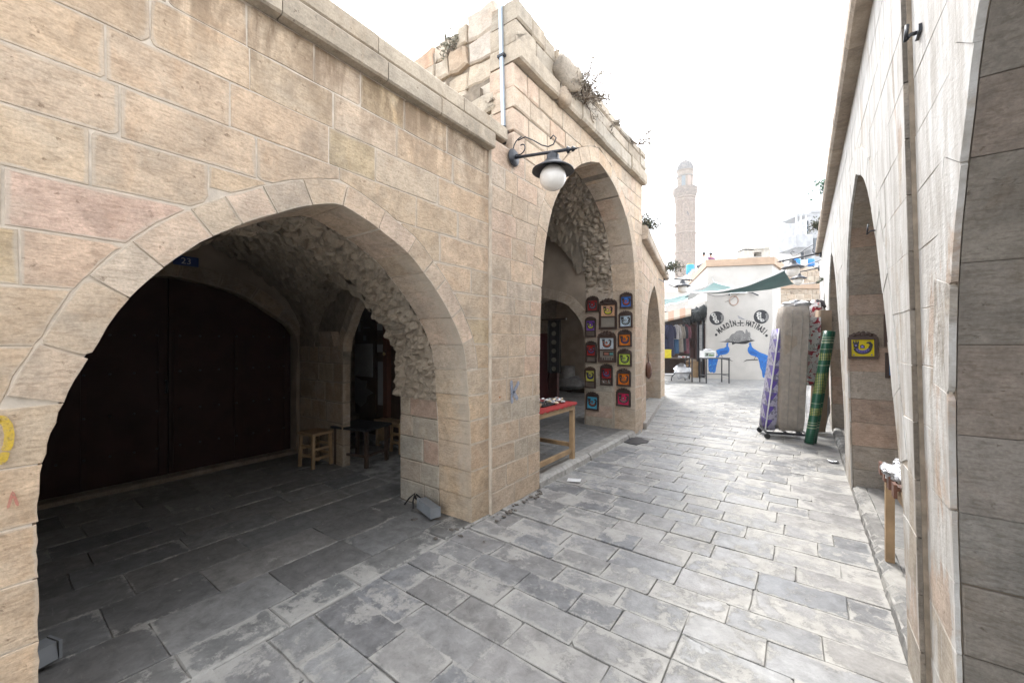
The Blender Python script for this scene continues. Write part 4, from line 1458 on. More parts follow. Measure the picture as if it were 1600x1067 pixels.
# pale terrace wall behind on the left, with its rooftop things
hp = thing('terrace_house', 'pale stone house with stepped white parapet behind the painted one', 'building', at(1075, 535, 28))
A, B = at(1040, 560, 27), at(1106, 560, 27)
for (u0, u1, v1) in ((1040, 1071, 456), (1071, 1083, 434), (1083, 1107, 425)):
    p, q = at(u0, 535, 27), at(u1, 535, 27)
    top = at(u0, v1, 27).z
    back = Vector((-SN, CS, 0)) * 4
    MB().prism([(p.x, p.y, -.05), (q.x, q.y, -.05), (q.x + back.x, q.y + back.y, -.05), (p.x + back.x, p.y + back.y, -.05)], (0, 0, top + .05)).build('wall', M['whitewall'], hp)
for k in range(4):
    p = at(1076 + 2.6 * k, 436 - 3 * k, 26.9)
    MB().box(p.x - .12, p.x + .12, p.y - .1, p.y + .3, p.z - .3, p.z + .28).build('parapet_step', M['whitewall'], hp)
tk = thing('water_drum', 'light blue plastic drum on the pale terrace by the minaret foot', 'drum', at(1078, 428, 27.4))
p = at(1078.5, 428, 27.6)
MB().lathe([(0.24, 0), (0.27, .05), (0.27, .42), (0.255, .46), (0.27, .5), (0.26, .6), (0.2, .64)], p, 14).build('drum_body', M['tint'], tk, (0.03, 0.28, 0.62))
MB().lathe([(0.21, 0), (0.21, .05)], p + Vector((0, 0, .64)), 12).build('drum_lid', M['tint'], tk, (0.45, 0.40, 0.03))

# right: rough stone house with a peach string course and a dark sign
hs = thing('stone_house', 'rough stone house with peach ledge and blue drums on its roof terrace', 'building', at(1250, 535, 19))
RT, FW = Vector((CS, SN, 0)), Vector((-SN, CS, 0))
p0 = at(1216, 535, 18.8); p0.z = 0
wh = Wall(p0, RT, -FW)
L = (1300 - 1216) * 18.8 / 622
topz = at(1250, 417, 18.8).z
mid = at(1250, 448, 18.8).z
core(wh, 0, L, 0, topz, [], 0.02, 3.0, M['mortar'], hs, 'wall_core')
r2 = random.Random(8)
z = 0.0
while z < topz - 0.05:
    h = min(r2.uniform(0.16, 0.24), topz - z)
    if z < 2.2:
        z += h; continue
    for a, b in split(0.0, L, r2, 0.2, 0.42):
        stone('stone_block', wh, [Vector((a, z)), Vector((b, z)), Vector((b, z + h)), Vector((a, z + h))], M['rough'], hs, jitter((0.43, 0.35, 0.27), r2, .14), r2, 0.05, 0.012, 0.012, r2.uniform(-.01, .02), 0.012)
    z += h
MB().obox(wh.p(L / 2, mid, 0.03), RT * (L / 2 + .02), FW * 0.08, (0, 0, 0.09)).build('ledge', M['peach'], hs)
sg = thing('shop_sign', 'dark shop sign with worn gold lettering under the stone house ledge', 'sign', wh.p(0.9, 2.9, 0.05))
sp = wh.p((1262 - 1216) * 18.8 / 622, at(1250, 474, 18.7).z, 0.06)
MB().obox(sp, RT * 0.75, FW * 0.03, (0, 0, 0.14)).build('board', M['darkwood'], sg)
for k in range(5):
    c = sp + RT * (-.30 + .15 * k) - FW * .034
    MB().obox(c, RT * 0.04, FW * .003, (0, 0, 0.05 + .02 * (k % 2))).build('gold_mark', M['tint'], sg, (0.45, 0.33, 0.05))
for k, (u, nm) in enumerate(((1266, 'round blue water drum on the stone house roof, nearest the right wall'), (1244, 'blue drum behind the lamps on the stone house roof'))):
    p = at(u, 416, 19.4)
    dr = thing('water_drum', nm, 'drum', p, group='blue drums on the stone house roof')
    MB().lathe([(0.16, 0), (0.18, .03), (0.18, .25), (0.17, .27), (0.18, .30), (0.16, .34), (.06, .36)], p, 14).build('drum_body', M['tint'], dr, (0.02, 0.20, 0.62))
wb_ = thing('roof_box', 'white box standing between the blue drums on the roof', 'box', at(1255, 416, 19.2))
p = at(1255.5, 416, 19.3)
MB().box(p.x - .16, p.x + .16, p.y - .12, p.y + .12, p.z, p.z + .26).build('box_body', M['white'], wb_)
MB().box(p.x - .17, p.x + .17, p.y - .13, p.y + .13, p.z + .26, p.z + .29).build('box_lid', M['white'], wb_)

# grey apartment block with balcony
ap = thing('apartment_block', 'grey concrete apartment block with a balcony frame high behind the right wall', 'building', at(1264, 535, 45))


def slabs(name, u0, u1, v0, v1, D, depth, mat, parent, color=None):
    p, q = at(u0, v1, D), at(u1, v0, D)
    c = (p + q) / 2
    w = (u1 - u0) * D / 622 / 2
    h = abs(q.z - p.z) / 2
    return MB().obox(c + FW * depth / 2, RT * w, FW * depth / 2, (0, 0, h)).build(name, mat, parent, color)


slabs('wall', 1268, 1300, 331, 540, 45, 6, M['concrete'], ap)
slabs('wall', 1251, 1268, 385, 540, 46, 6, M['whitewall'], ap)
slabs('balcony', 1244, 1270, 366, 386, 43.5, 3, M['concrete'], ap)
slabs('balcony_soffit', 1247, 1270, 386, 389, 43.8, 2.6, M['concrete'], ap)
slabs('balcony_roof', 1247, 1268, 333, 337, 43.6, 2.8, M['concrete'], ap)
for u in (1245, 1252, 1260):
    slabs('balcony_post', u - .5, u + .5, 337, 366, 43.4, .15, M['white'], ap)
for v in (352, 359):
    slabs('balcony_rail', 1244.5, 1262, v, v + .8, 43.35, .08, M['steel'], ap)
slabs('balcony_door', 1261, 1267, 345, 366, 45.5, .2, M['glass'], ap)
slabs('window', 1252, 1256, 392, 412, 45.9, .2, M['glass'], ap)
slabs('window', 1272, 1277, 372, 395, 44.9, .2, M['glass'], ap)
slabs('parapet', 1268, 1300, 328, 332, 44.9, .5, M['concrete'], ap)
dish = thing('satellite_dish', 'pale satellite dish tilted up on the apartment block roof', 'satellite dish', at(1254, 333, 43.9))
dc = at(1252.5, 327, 44)
ax = (RT * -0.55 + Vector((0, 0, .75)) - FW * .4).normalized()
MB().lathe([(0.0, -.12), (.25, -.09), (.45, 0), (.47, .02), (.44, .02), (.25, -.06), (0.02, -.09)], dc, 18, True, ax).build('bowl', M['concrete'], dish)
MB().tube([dc, dc + ax * .4], .02, 5).build('feed_arm', M['iron'], dish)
MB().tube([dc - ax * .1, at(1256, 334, 44)], .035, 5).build('mast', M['iron'], dish)
chm = thing('roof_hut', 'crumbling stone roof hut with a dark opening on the skyline', 'roof structure', at(1184, 410, 27))
for (u0, u1, v0, v1) in ((1162, 1178, 391, 412), (1190, 1204, 389, 412), (1178, 1190, 389, 393.5), (1178, 1190, 401, 412)):
    slabs('hut_wall', u0, u1, v0, v1, 27, .8, M['rough'], chm, (0.45, 0.42, 0.37))
slabs('hut_cap', 1163, 1203, 387.5, 389, 26.9, 1.0, M['rough'], chm, (0.40, 0.38, 0.33))
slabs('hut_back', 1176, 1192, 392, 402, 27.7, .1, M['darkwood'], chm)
slabs('hut_cap', 1196, 1205, 385.5, 387.5, 26.9, .8, M['rough'], chm, (0.36, 0.33, 0.28))

# minaret
mn = thing('minaret', 'tall round stone minaret with ribbed dome and gallery rising behind the roofs', 'minaret', at(1070.5, 535, 75))
mc = at(1070.5, 535, 75); mc.z = 0
K = 75 / 622.0
zz = lambda v: EYE + (535 - v) * K
MP = (0.235, 0.185, 0.148)
MB().lathe([(1.86, 0), (1.84, zz(425)), (1.80, zz(369)), (1.78, zz(312))], mc, 32, False).build('shaft', M['minaret'], mn, MP)
for v, r in ((425, 1.92), (397, 1.90), (367, 1.92), (352, 1.88), (316, 1.86), (312, 1.9)):
    MB().lathe([(1.7, 0), (r, .05), (r, .3), (1.7, .36)], mc + Vector((0, 0, zz(v))), 32).build('string_course', M['minaret'], mn, (0.273, 0.223, 0.18))
MB().lathe([(1.78, zz(310)), (2.0, zz(306)), (2.2, zz(302)), (2.2, zz(299)), (1.5, zz(298.5))], mc, 32, False).build('gallery', M['minaret'], mn, (0.223, 0.186, 0.155))
for k in range(26):
    a = k * 2 * math.pi / 26
    MB().obox(mc + Vector((2.12 * math.cos(a), 2.12 * math.sin(a), zz(297.2))), Vector((-math.sin(a), math.cos(a), 0)) * .2, Vector((math.cos(a), math.sin(a), 0)) * .06, (0, 0, .2)).build('parapet_panel', M['minaret'], mn, (0.229, 0.192, 0.161))
MB().lathe([(1.45, zz(299)), (1.42, zz(270)), (1.5, zz(269.5)), (1.55, zz(268))], mc, 24, False).build('upper_drum', M['minaret'], mn, (0.26, 0.217, 0.174))
MB().lathe([(1.42, zz(279)), (1.52, zz(278)), (1.52, zz(276.5)), (1.42, zz(275.5))], mc, 24).build('string_course', M['minaret'], mn, (0.205, 0.18, 0.155))
rows = []
for v, r in ((268, 1.5), (265, 1.46), (261, 1.36), (257, 1.15), (254, .85), (251.5, .45), (250.3, .12)):
    rows.append([mc + Vector(((r + .05 * (1 if k % 2 else -1) * (r > .3)) * math.cos(k * math.pi / 20), (r + .05 * (1 if k % 2 else -1) * (r > .3)) * math.sin(k * math.pi / 20), zz(v))) for k in range(40)])
MB().grid(rows, False, True).build('ribbed_dome', M['minaret'], mn, (0.186, 0.177, 0.167))
MB().lathe([(.10, 0), (.16, .15), (.06, .3), (.12, .45), (.03, .7), (.01, 1.0)], mc + Vector((0, 0, zz(250.4))), 10).build('finial', M['minaret'], mn, (0.155, 0.149, 0.143))
toc = Vector((SN, -CS, 0))


def on_shaft(ang, z, r):
    q = Matrix.Rotation(ang, 3, 'Z') @ toc
    return mc + q * r + Vector((0, 0, z)), q, Vector((-q.y, q.x, 0))


for ang in (-1.05, -.35, .35, 1.05):
    for v in (337, 383):
        c, q, tt = on_shaft(ang, zz(v), 1.80 if v > 350 else 1.77)
        m = MB()
        pts = [(0, 2.2), (.34, 1.5), (.46, .8), (.42, .1), (.28, -.5), (.42, -1.1), (.30, -1.8), (0, -2.2), (-.30, -1.8), (-.42, -1.1), (-.28, -.5), (-.42, .1), (-.46, .8), (-.34, 1.5)]
        pt3 = [c + tt * x + Vector((0, 0, y * .95)) - q * (x * x * .28) for x, y in pts]
        for a, b in zip(pt3, pt3[1:] + pt3[:1]):
            m.bar(a + q * .03, b + q * .03, .11, .09, q)
        m.build('carved_medallion', M['minaret'], mn, (0.279, 0.223, 0.177))
for ang in (-.6, .1, .8):
    c, q, tt = on_shaft(ang, zz(286), 1.43)
    MB().obox(c, tt * .33, q * .03, (0, 0, .95)).build('niche', M['tint'], mn, (0.186, 0.205, 0.205) if ang < 0 else (0.33, 0.25, 0.2))
c, q, tt = on_shaft(-.15, zz(338), 1.78)
MB().obox(c, tt * .12, q * .05, (0, 0, .3)).build('slit_window', M['glass'], mn)
an = thing('antenna', 'thin roof antenna standing beside the minaret', 'antenna', at(1091, 432, 29))
MB().tube([at(1091.5, 434, 29), at(1092, 374, 29)], .022, 5).build('mast', M['concrete'], an)
for v in (386, 392):
    MB().bar(at(1090, v, 29), at(1094, v, 29), .02).build('crossbar', M['concrete'], an)


# two people at the roof parapet
def person(label, foot, shirt, trousers, facing, lean=0.1, arm=0.5):
    root = thing('person', label, 'person', foot, facing, 'people on the roof', local=True)
    J = {'pel': (0, 0, .93), 'sp': (0, lean * .5, 1.15), 'ch': (0, lean * .9, 1.35), 'nk': (0, lean, 1.49), 'hd': (0, lean + .03, 1.60), 'ht': (0, lean + .02, 1.73),
         'sl': (-.19, lean * .9, 1.40), 'el': (-.25, lean + .08, 1.14), 'wl': (-.17, lean + .30, 1.06), 'hl': (-.14, lean + .37, 1.08),
         'sr': (.19, lean * .9, 1.40), 'er': (.25, lean + .08, 1.14), 'wr': (.17, lean + .30, 1.06), 'hr': (.14, lean + .37, 1.08),
         'pl': (-.10, 0, .88), 'kl': (-.11, .03, .49), 'al': (-.11, -.02, .09), 'tl': (-.12, .12, .03),
         'pr': (.10, 0, .88), 'kr': (.11, .03, .49), 'ar': (.11, -.02, .09), 'tr': (.12, .12, .03)}
    R_ = dict(pel=.15, sp=.135, ch=.15, nk=.055, hd=.085, ht=.07, sl=.07, el=.047, wl=.034, hl=.035, sr=.07, er=.047, wr=.034, hr=.035, pl=.10, kl=.066, al=.045, tl=.04, pr=.10, kr=.066, ar=.045, tr=.04)
    E = [('pel', 'sp'), ('sp', 'ch'), ('ch', 'nk'), ('nk', 'hd'), ('hd', 'ht'), ('ch', 'sl'), ('sl', 'el'), ('el', 'wl'), ('wl', 'hl'), ('ch', 'sr'), ('sr', 'er'), ('er', 'wr'), ('wr', 'hr'),
         ('pel', 'pl'), ('pl', 'kl'), ('kl', 'al'), ('al', 'tl'), ('pel', 'pr'), ('pr', 'kr'), ('kr', 'ar'), ('ar', 'tr')]

    def skin(name, keys, grow, mat, color, root_key):
        ks = list(keys)
        me = bpy.data.meshes.new(name)
        me.from_pydata([J[k] for k in ks], [(ks.index(a), ks.index(b)) for a, b in E if a in ks and b in ks], [])
        ob = bpy.data.objects.new(name, me)
        COL.objects.link(ob)
        md = ob.modifiers.new('skin', 'SKIN')
        for k, v in zip(ks, me.skin_vertices[0].data):
            v.radius = (R_[k] + grow,) * 2
            v.use_root = (k == root_key)
        ob.modifiers.new('smooth', 'SUBSURF').levels = 1
        dg = bpy.context.evaluated_depsgraph_get()
        ev = bpy.data.meshes.new_from_object(ob.evaluated_get(dg))
        mb = MB().add([v.co for v in ev.vertices], [tuple(p.vertices) for p in ev.polygons], True)
        bpy.data.objects.remove(ob)
        return mb.build(name, mat, root, color)
    skin('body', J.keys(), 0, M['matte'], (0.36, 0.22, 0.15), 'pel')
    skin('shirt', ('pel', 'sp', 'ch', 'sl', 'el', 'sr', 'er'), .014, M['cloth'], shirt, 'pel')
    skin('trousers', ('pel', 'pl', 'kl', 'al', 'pr', 'kr', 'ar'), .012, M['cloth'], trousers, 'pel')
    hc = Vector(J['hd'])
    MB().blob(hc + Vector((0, -.015, .05)), .098, .105, .10, 10, 8, .1, 1.0).build('hair', M['matte'], root, (0.015, 0.012, 0.01))
    MB().blob(hc + Vector((0, .09, .0)), .014, .02, .02, 6, 5, 0, 1.0).build('nose', M['matte'], root, (0.36, 0.22, 0.15))
    for s in (-1, 1):
        MB().blob(hc + Vector((s * .035, .082, .03)), .011, .006, .008, 6, 5, 0, 1.0).build('eye', M['gloss'], root, (0.02, 0.02, 0.02))
        MB().blob(hc + Vector((s * .088, 0, .01)), .012, .02, .03, 6, 5, 0, 1.0).build('ear', M['matte'], root, (0.36, 0.22, 0.15))
        w = Vector(J['hr' if s > 0 else 'hl'])
        for f in range(5):
            dx = (f - 2) * .016
            MB().tube([w + Vector((dx, .0, 0)), w + Vector((dx * 1.2, .045 - .006 * abs(f - 2), -.01)), w + Vector((dx * 1.2, .06 - .01 * abs(f - 2), -.035))], [.009, .008, .006], 6).build('finger', M['matte'], root, (0.36, 0.22, 0.15))
    return root


pf = at(1095, 400, 23.0)
person('person in a white shirt leaning on the roof parapet', (pf.x, pf.y, pf.z - 1.50), (0.75, 0.77, 0.82), (0.03, 0.03, 0.04), YAW - 1.2, .22)
pf = at(1113, 400, 23.0)
person('person in a purple shirt behind the peach coping', (pf.x, pf.y, pf.z - 1.50), (0.17, 0.05, 0.12), (0.03, 0.03, 0.05), YAW + 0.2, .12)
# ------------------------------------------------------------------ wall lamps
lamp = thing('wall_lamp', 'black scrolled wall lamp with milky globe on the pilaster between the arches', 'street lamp', (XT + 0.02, 3.18, 3.42), 0, 'black wall lamps', local=True)
MB().lathe([(.085, 0), (.085, .012), (.07, .025), (.03, .035)], (0, 0, 0), 20, True, (1, 0, 0)).build('wall_plate', M['iron'], lamp)
MB().tube([(0, 0, 0), (.30, 0, -.045), (.60, 0, -.09)], .0155, 8).build('arm', M['iron'], lamp)
m = MB()
m.lathe([(.018, 0), (.034, .01), (.016, .03), (.012, .045), (.026, .06), (.010, .085), (.0, .13)], (.595, 0, -.09), 8, True, (1, 0, -.14))
m.build('spear_tip', M['iron'], lamp)
for pts in ([(.30 + .0 + (.10 - .0045 * t) * math.cos(2.2 + t * .36) - .21, 0, .075 + (.095 - .0045 * t) * math.sin(2.2 + t * .36)) for t in range(-2, 17)],
            [(.06, 0, .155), (.14, 0, .165), (.24, 0, .10), (.33, 0, .03), (.40, 0, -.005), (.455, 0, .0), (.485, 0, .05), (.455, 0, .085), (.42, 0, .06)]):
    MB().tube(pts, .006, 6).build('scroll', M['iron'], lamp)
cx_, cz_ = .45, -.07
MB().tube([(cx_, 0, cz_ + .01), (cx_, 0, cz_ - .03)], .02, 8).build('hanger', M['iron'], lamp)
MB().lathe([(.045, cz_ - .025), (.058, cz_ - .03), (.058, cz_ - .075), (.075, cz_ - .08), (.085, cz_ - .105), (.10, cz_ - .108), (.19, cz_ - .165), (.193, cz_ - .178), (.186, cz_ - .176), (.09, cz_ - .125), (.0, cz_ - .115)], (cx_, 0, 0), 28).build('lamp_shade', M['iron'], lamp)
MB().blob((cx_, 0, cz_ - .235), .122, .122, .118, 24, 16, 0).build('globe', M['globe'], lamp)
p = w3.p(4.95, 3.48, 0.0)
copy_thing(lamp, p, math.atan2(N3.y, N3.x), 'black wall lamp on the third house above the shade cloth', scale=1.12)
copy_thing(lamp, (0.335, 11.6, 3.66), math.pi + .12, 'nearer black wall lamp under the end of the right cornice', scale=1.2)
copy_thing(lamp, (0.345, 13.15, 3.55), math.pi + .05, 'farther and smaller black wall lamp at the end of the right wall', scale=1.0)

# conduit on the corner of the taller house
cd = thing('conduit_pipe', 'pale blue galvanised pipe standing against the rough end wall', 'pipe', (-2.47, 3.18, 3.5))
p0, p1 = on_y(787.5, 222, 3.19), on_y(782, 6, 3.19)
MB().bar(p0, p1, 0.036, 0.03, (0, 1, 0)).build('pipe', M['steel'], cd)
for f in (.07, .62):
    c = p0.lerp(p1, f)
    MB().box(c.x - .045, c.x + .04, c.y - .022, c.y + .03, c.z - .012, c.z + .012).build('bracket', M['iron'], cd)
MB().tube([p0 + Vector((.0, 0, .16)), p0 + Vector((-.012, 0, .08)), p0 + Vector((.012, -.01, -.02))], .022, 8).build('pipe_shoe', M['iron'], cd)
MB().tube([p1, p1 + Vector((.01, 0, .02)), p1 + Vector((.05, 0, .01)), p1 + Vector((.07, .05, -.02))], .006, 6).build('wire_end', M['steel'], cd)

# ------------------------------------------------------------------ pictures on the pier
FR = [((340, 95, 424, 212), (0.33, 0.03, 0.03), (0.12, 0.10, 0.14), 0, 'dark red picture with green figure, top left on the pier'),
      ((428, 110, 552, 332), (0.62, 0.36, 0.22), (0.55, 0.50, 0.02), 2, 'large peach picture with yellow figure and plain panel below'),
      ((573, 68, 669, 187), (0.06, 0.18, 0.55), (0.35, 0.05, 0.04), 0, 'blue picture with red figure at the top of the pier'),
      ((326, 240, 406, 385), (0.20, 0.08, 0.42), (0.50, 0.50, 0.02), 1, 'purple picture with yellow figure on the pier'),
      ((566, 198, 663, 322), (0.50, 0.60, 0.68), (0.28, 0.33, 0.34), 0, 'pale blue picture with grey figure on the pier'),
      ((560, 330, 656, 452), (0.70, 0.20, 0.02), (0.10, 0.04, 0.10), 0, 'orange picture with dark figure, higher of the two orange ones'),
      ((334, 410, 410, 560), (0.34, 0.03, 0.025), (0.14, 0.08, 0.22), 1, 'red picture with violet figure and bare lower panel on the pier'),
      ((420, 340, 546, 558), (0.60, 0.66, 0.70), (0.40, 0.09, 0.03), 3, 'large white picture with rust figure above a shelf of small tiles'),
      ((556, 465, 654, 585), (0.48, 0.60, 0.08), (0.18, 0.22, 0.07), 0, 'lime green picture with dark figure on the pier'),
      ((325, 590, 405, 735), (0.55, 0.52, 0.10), (0.03, 0.03, 0.16), 1, 'pale yellow picture with navy figure on the pier'),
      ((437, 570, 522, 717), (0.35, 0.025, 0.03), (0.09, 0.05, 0.18), 4, 'red picture above a strip of mirror mosaic on the pier'),
      ((550, 603, 648, 722), (0.68, 0.17, 0.015), (0.22, 0.08, 0.02), 0, 'orange picture with brown figure, lower of the two orange ones'),
      ((336, 766, 425, 886), (0.10, 0.42, 0.60), (0.25, 0.09, 0.05), 0, 'turquoise picture hanging lowest on the left of the pier'),
      ((547, 740, 646, 860), (0.60, 0.03, 0.10), (0.25, 0.10, 0.11), 0, 'crimson picture hanging lowest on the right of the pier')]
FRAMEC = (0.042, 0.022, 0.014)


def picture(label, wall, y0, y1, z0, z1, ground, fig, kind, group, crest=True):
    """a carved frame: y along the wall, z up; d is measured out from the wall face"""
    root = thing('framed_picture', label, 'picture', wall.p((y0 + y1) / 2, z0, 0.012), group=group)
    w = y1 - y0
    crest_h = w * 0.26 if crest else 0
    zt = z1 - crest_h
    bw = w * 0.115
    P = wall.p
    D0, D1 = 0.012, 0.042

    def plate(name, a0, a1, b0, b1, d0, d1, mat, col):
        m = MB()
        vs = [P(y, z, d_) for d_ in (d0, d1) for y, z in ((a0, b0), (a1, b0), (a1, b1), (a0, b1))]
        m.add(vs, [(0, 3, 2, 1), (4, 5, 6, 7), (0, 1, 5, 4), (1, 2, 6, 5), (2, 3, 7, 6), (3, 0, 4, 7)])
        return m.build(name, mat, root, col)
    fc = jitter(FRAMEC, RND, 0.3)
    for (a0, a1, b0, b1) in ((y0, y0 + bw, z0, zt), (y1 - bw, y1, z0, zt), (y0 + bw, y1 - bw, z0, z0 + bw), (y0 + bw, y1 - bw, zt - bw, zt)):
        plate('frame_bar', a0, a1, b0, b1, D0, D1, M['tint'], fc)
    if crest:
        cm = (y0 + y1) / 2
        pts = []
        n = 16
        for k in range(n + 1):
            u = -1 + 2 * k / n
            hh = crest_h * (0.30 + 0.62 * (1 - abs(u) ** 1.7)) * (1 + 0.16 * math.cos(k * 2.2))
            pts.append(P(cm + u * w * 0.47, zt + 0.001 + max(0.002, hh), D0 + .002))
        pts += [P(cm + w * .47, zt + .001, D0 + .002), P(cm - w * .47, zt + .001, D0 + .002)]
        MB().prism(pts, wall.n * 0.02).build('carved_crest', M['tint'], root, fc)
        for u in (-.55, -.2, .2, .55):
            MB().blob(P(cm + u * w * .5, zt + crest_h * (.45 - .2 * abs(u)), D0 + .024), w * .07, w * .05, w * .06, 7, 5, .2, u).build('crest_boss', M['tint'], root, fc)
    a0, a1, b0, b1 = y0 + bw, y1 - bw, z0 + bw, zt - bw
    pb = b0
    if kind == 1:
        pb = b0 + (b1 - b0) * 0.36
    elif kind in (2, 3):
        pb = b0 + (b1 - b0) * 0.50
    elif kind == 4:
        pb = b0 + (b1 - b0) * 0.36
    if pb > b0:
        plate('divider', a0, a1, pb - bw * .6, pb, D0, D1 - .004, M['tint'], fc)
        plate('lower_panel', a0, a1, b0, pb - bw * .6, D0, D0 + .006, M['tint'], (0.24, 0.21, 0.17) if kind in (2, 3) else (0.13, 0.10, 0.075))
        if kind == 4:
            for k in range(14):
                yy, zz_ = RND.uniform(a0, a1 - .02), RND.uniform(b0, pb - bw)
                plate('mosaic_chip', yy, yy + .018, zz_, zz_ + .015, D0 + .006, D0 + .009 + k * 2e-4, M['metal'], RND.choice([(.8, .8, .8), (.5, .1, .08), (.6, .6, .65), (.7, .5, .4)]))
        if kind == 3:
            plate('small_tile', a0 + w * .18, a1 - w * .06, b0 + (pb - b0) * .40, pb - bw * 1.1, D0 + .006, D0 + .018, M['tint'], fc)
            plate('small_tile', a0 + w * .25, a0 + w * .5, b0 + (pb - b0) * .46, pb - bw * 1.6, D0 + .018, D0 + .021, M['tint'], (0.30, 0.12, 0.08))
            plate('small_tile', a0 + w * .55, a0 + w * .74, b0 + (pb - b0) * .46, pb - bw * 1.6, D0 + .018, D0 + .021, M['tint'], (0.10, 0.28, 0.26))
            for k in range(6):
                yy = a0 + (a1 - a0) * (k + .2) / 6
                plate('small_tile', yy, yy + (a1 - a0) * .09, b0 + .004, b0 + (pb - b0) * .20 * (1 if k % 2 else 1.3), D0 + .006, D0 + .014, M['tint'], RND.choice([fc, (.1, .08, .07), (.2, .18, .15)]))
    plate('picture_panel', a0, a1, pb, b1, D0, D0 + .008, M['gloss'], ground)
    # the figure: a curled body with raised head and tail, plain folk work
    cy, cz, s = (a0 + a1) / 2, (pb + b1) / 2, min(a1 - a0, b1 - pb) * 0.5
    dd = [D0 + .0095]

    fx = RND.choice((-1, 1)) if kind else 1
    root.rotation_euler = (0, RND.uniform(-.022, .022), 0)

    def fig_poly(name, pts, col):
        dd[0] += .0008
        MB().add([P(cy + fx * x * s, cz + y * s, dd[0]) for x, y in pts], [tuple(range(len(pts)))]).build(name, M['tint'], root, col)
    dark = (0.02, 0.018, 0.02)

    def boat(k, dx=0.0, dy=0.0):
        up = [(dx + .64 * k * math.cos(t), dy - .05 + .55 * k * math.sin(t)) for t in [math.pi * (1 + i / 10) for i in range(11)]]
        lo = [(dx + .42 * k * math.cos(t), dy + .0 + .26 * k * math.sin(t)) for t in [math.pi * (2 - i / 10) for i in range(11)]]
        return up + lo
    fig_poly('figure_outline', boat(1.32), dark)
    fig_poly('figure_outline', [(-.86, .05), (-.72, .42), (-.44, .42), (-.36, -.1)], dark)
    fig_poly('figure', boat(0.98, 0, -.03), fig)
    for q_ in range(5):
        fig_poly('figure_scale', [(-.42 + .2 * q_, -.30 - .1 * (2 - abs(q_ - 2))), (-.36 + .2 * q_, -.22 - .1 * (2 - abs(q_ - 2))), (-.30 + .2 * q_, -.30 - .1 * (2 - abs(q_ - 2))), (-.36 + .2 * q_, -.40 - .1 * (2 - abs(q_ - 2)))], dark)
    fig_poly('figure_outline', [(-.60 + .26 * math.cos(t * .6), .34 + .30 * math.sin(t * .6)) for t in range(11)], dark)
    fig_poly('figure', [(-.74, .30), (-.60, .38), (-.50, .28), (-.62, .20)], tuple(min(1, c_ * 1.6 + .06) for c_ in fig))
    fig_poly('figure_outline', [(-.92, .50), (-.84, .92), (-.70, .62), (-.60, .97), (-.50, .62), (-.34, .90), (-.32, .48)], dark)
    fig_poly('figure_outline', [(.50, -.15), (.86, .0), (.92, .42), (.70, .74), (.40, .70), (.30, .50), (.52, .52), (.64, .34), (.52, .12)], dark)
    fig_poly('figure_outline', [(-.22, -.05), (-.24, .30), (-.02, .42), (.20, .24), (.16, -.05)], dark)
    fig_poly('figure', [(-.14, .02), (-.14, .24), (-.01, .31), (.11, .19), (.09, .02)], tuple(min(1, c_ * 1.5 + .04) for c_ in fig))
    for x in (-.8, .8):
        fig_poly('corner_mark', [(x - .1, -.82), (x, -.92), (x + .1, -.82), (x, -.72)], tuple(c * .5 + .02 for c in fig))
    return root


wp = Wall((0, 6.762, 0), (1, 0, 0), (0, -1, 0))
for q, g, f, kd, lb in FR:
    a = on_y(840 + q[0] * .225, 440 + q[3] * .225, 6.745)
    b = on_y(840 + q[2] * .225, 440 + q[1] * .225, 6.745)
    x0, x1 = a.x, b.x
    x0, x1 = max(x0, -3.255), min(x1, -2.365)
    picture(lb, wp, x0, x1, a.z, b.z, g, f, kd, 'framed pictures on the pier of the second arch')
# the right hand arch: one yellow picture in view, two more round the corner of the jamb
wq = Wall((0, 5.592, 0), (1, 0, 0), (0, -1, 0))
a, b = on_y(1325, 560, 5.58), on_y(1371.5, 517, 5.58)
picture('yellow picture with purple figure in a carved wood frame on the right arch jamb', wq, a.x, b.x, a.z, b.z, (0.62, 0.50, 0.01), (0.10, 0.08, 0.28), 0, 'framed pictures on the right arch jamb')
a, b = on_y(1383, 590, 5.58), on_y(1407, 551, 5.58)
picture('blue picture half hidden behind the right hand pier', wq, a.x, b.x + .12, a.z, b.z, (0.08, 0.20, 0.45), (0.3, 0.2, 0.1), 0, 'framed pictures on the right arch jamb', False)
a, b = on_y(1381, 541, 5.58), on_y(1400, 490, 5.58)
picture('brown picture above the half hidden blue one', wq, a.x, b.x + .14, a.z, b.z, (0.20, 0.10, 0.05), (0.1, 0.05, 0.03), 0, 'framed pictures on the right arch jamb', False)


# ------------------------------------------------------------------ tables
def stall_table(label, x0, x1, y0, y1, zf, h, mat, leg=0.055, rail=True, rotz=None, top_mat=None, group=None, apron=0.06):
    root = thing('market_table', label, 'table', ((x0 + x1) / 2, (y0 + y1) / 2, zf), group=group)
    MB().box(x0, x1, y0, y1, zf + h - .025, zf + h).build('table_top', top_mat or mat, root)
    for x in (x0 + leg / 2 + .01, x1 - leg / 2 - .01):
        for y in (y0 + leg / 2 + .01, y1 - leg / 2 - .01):
            MB().box(x - leg / 2, x + leg / 2, y - leg / 2, y + leg / 2, zf, zf + h - .026).build('leg', mat, root)
    for x in (x0 + .02, x1 - .02):
        MB().box(x - .012, x + .012, y0 + leg + .012, y1 - leg - .012, zf + h - .027 - apron, zf + h - .027).build('apron', mat, root)
    if rail:
        for x in (x0 + leg / 2 + .01, x1 - leg / 2 - .01):
            MB().box(x - .017, x + .017, y0 + leg + .012, y1 - leg - .012, zf + .09, zf + .145).build('stretcher', mat, root)
        for y in (y0 + leg / 2 + .01, y1 - leg / 2 - .01):
            MB().box(x0 + leg + .012, x1 - leg - .012, y - .017, y + .017, zf + .16, zf + .21).build('stretcher', mat, root)
    return root


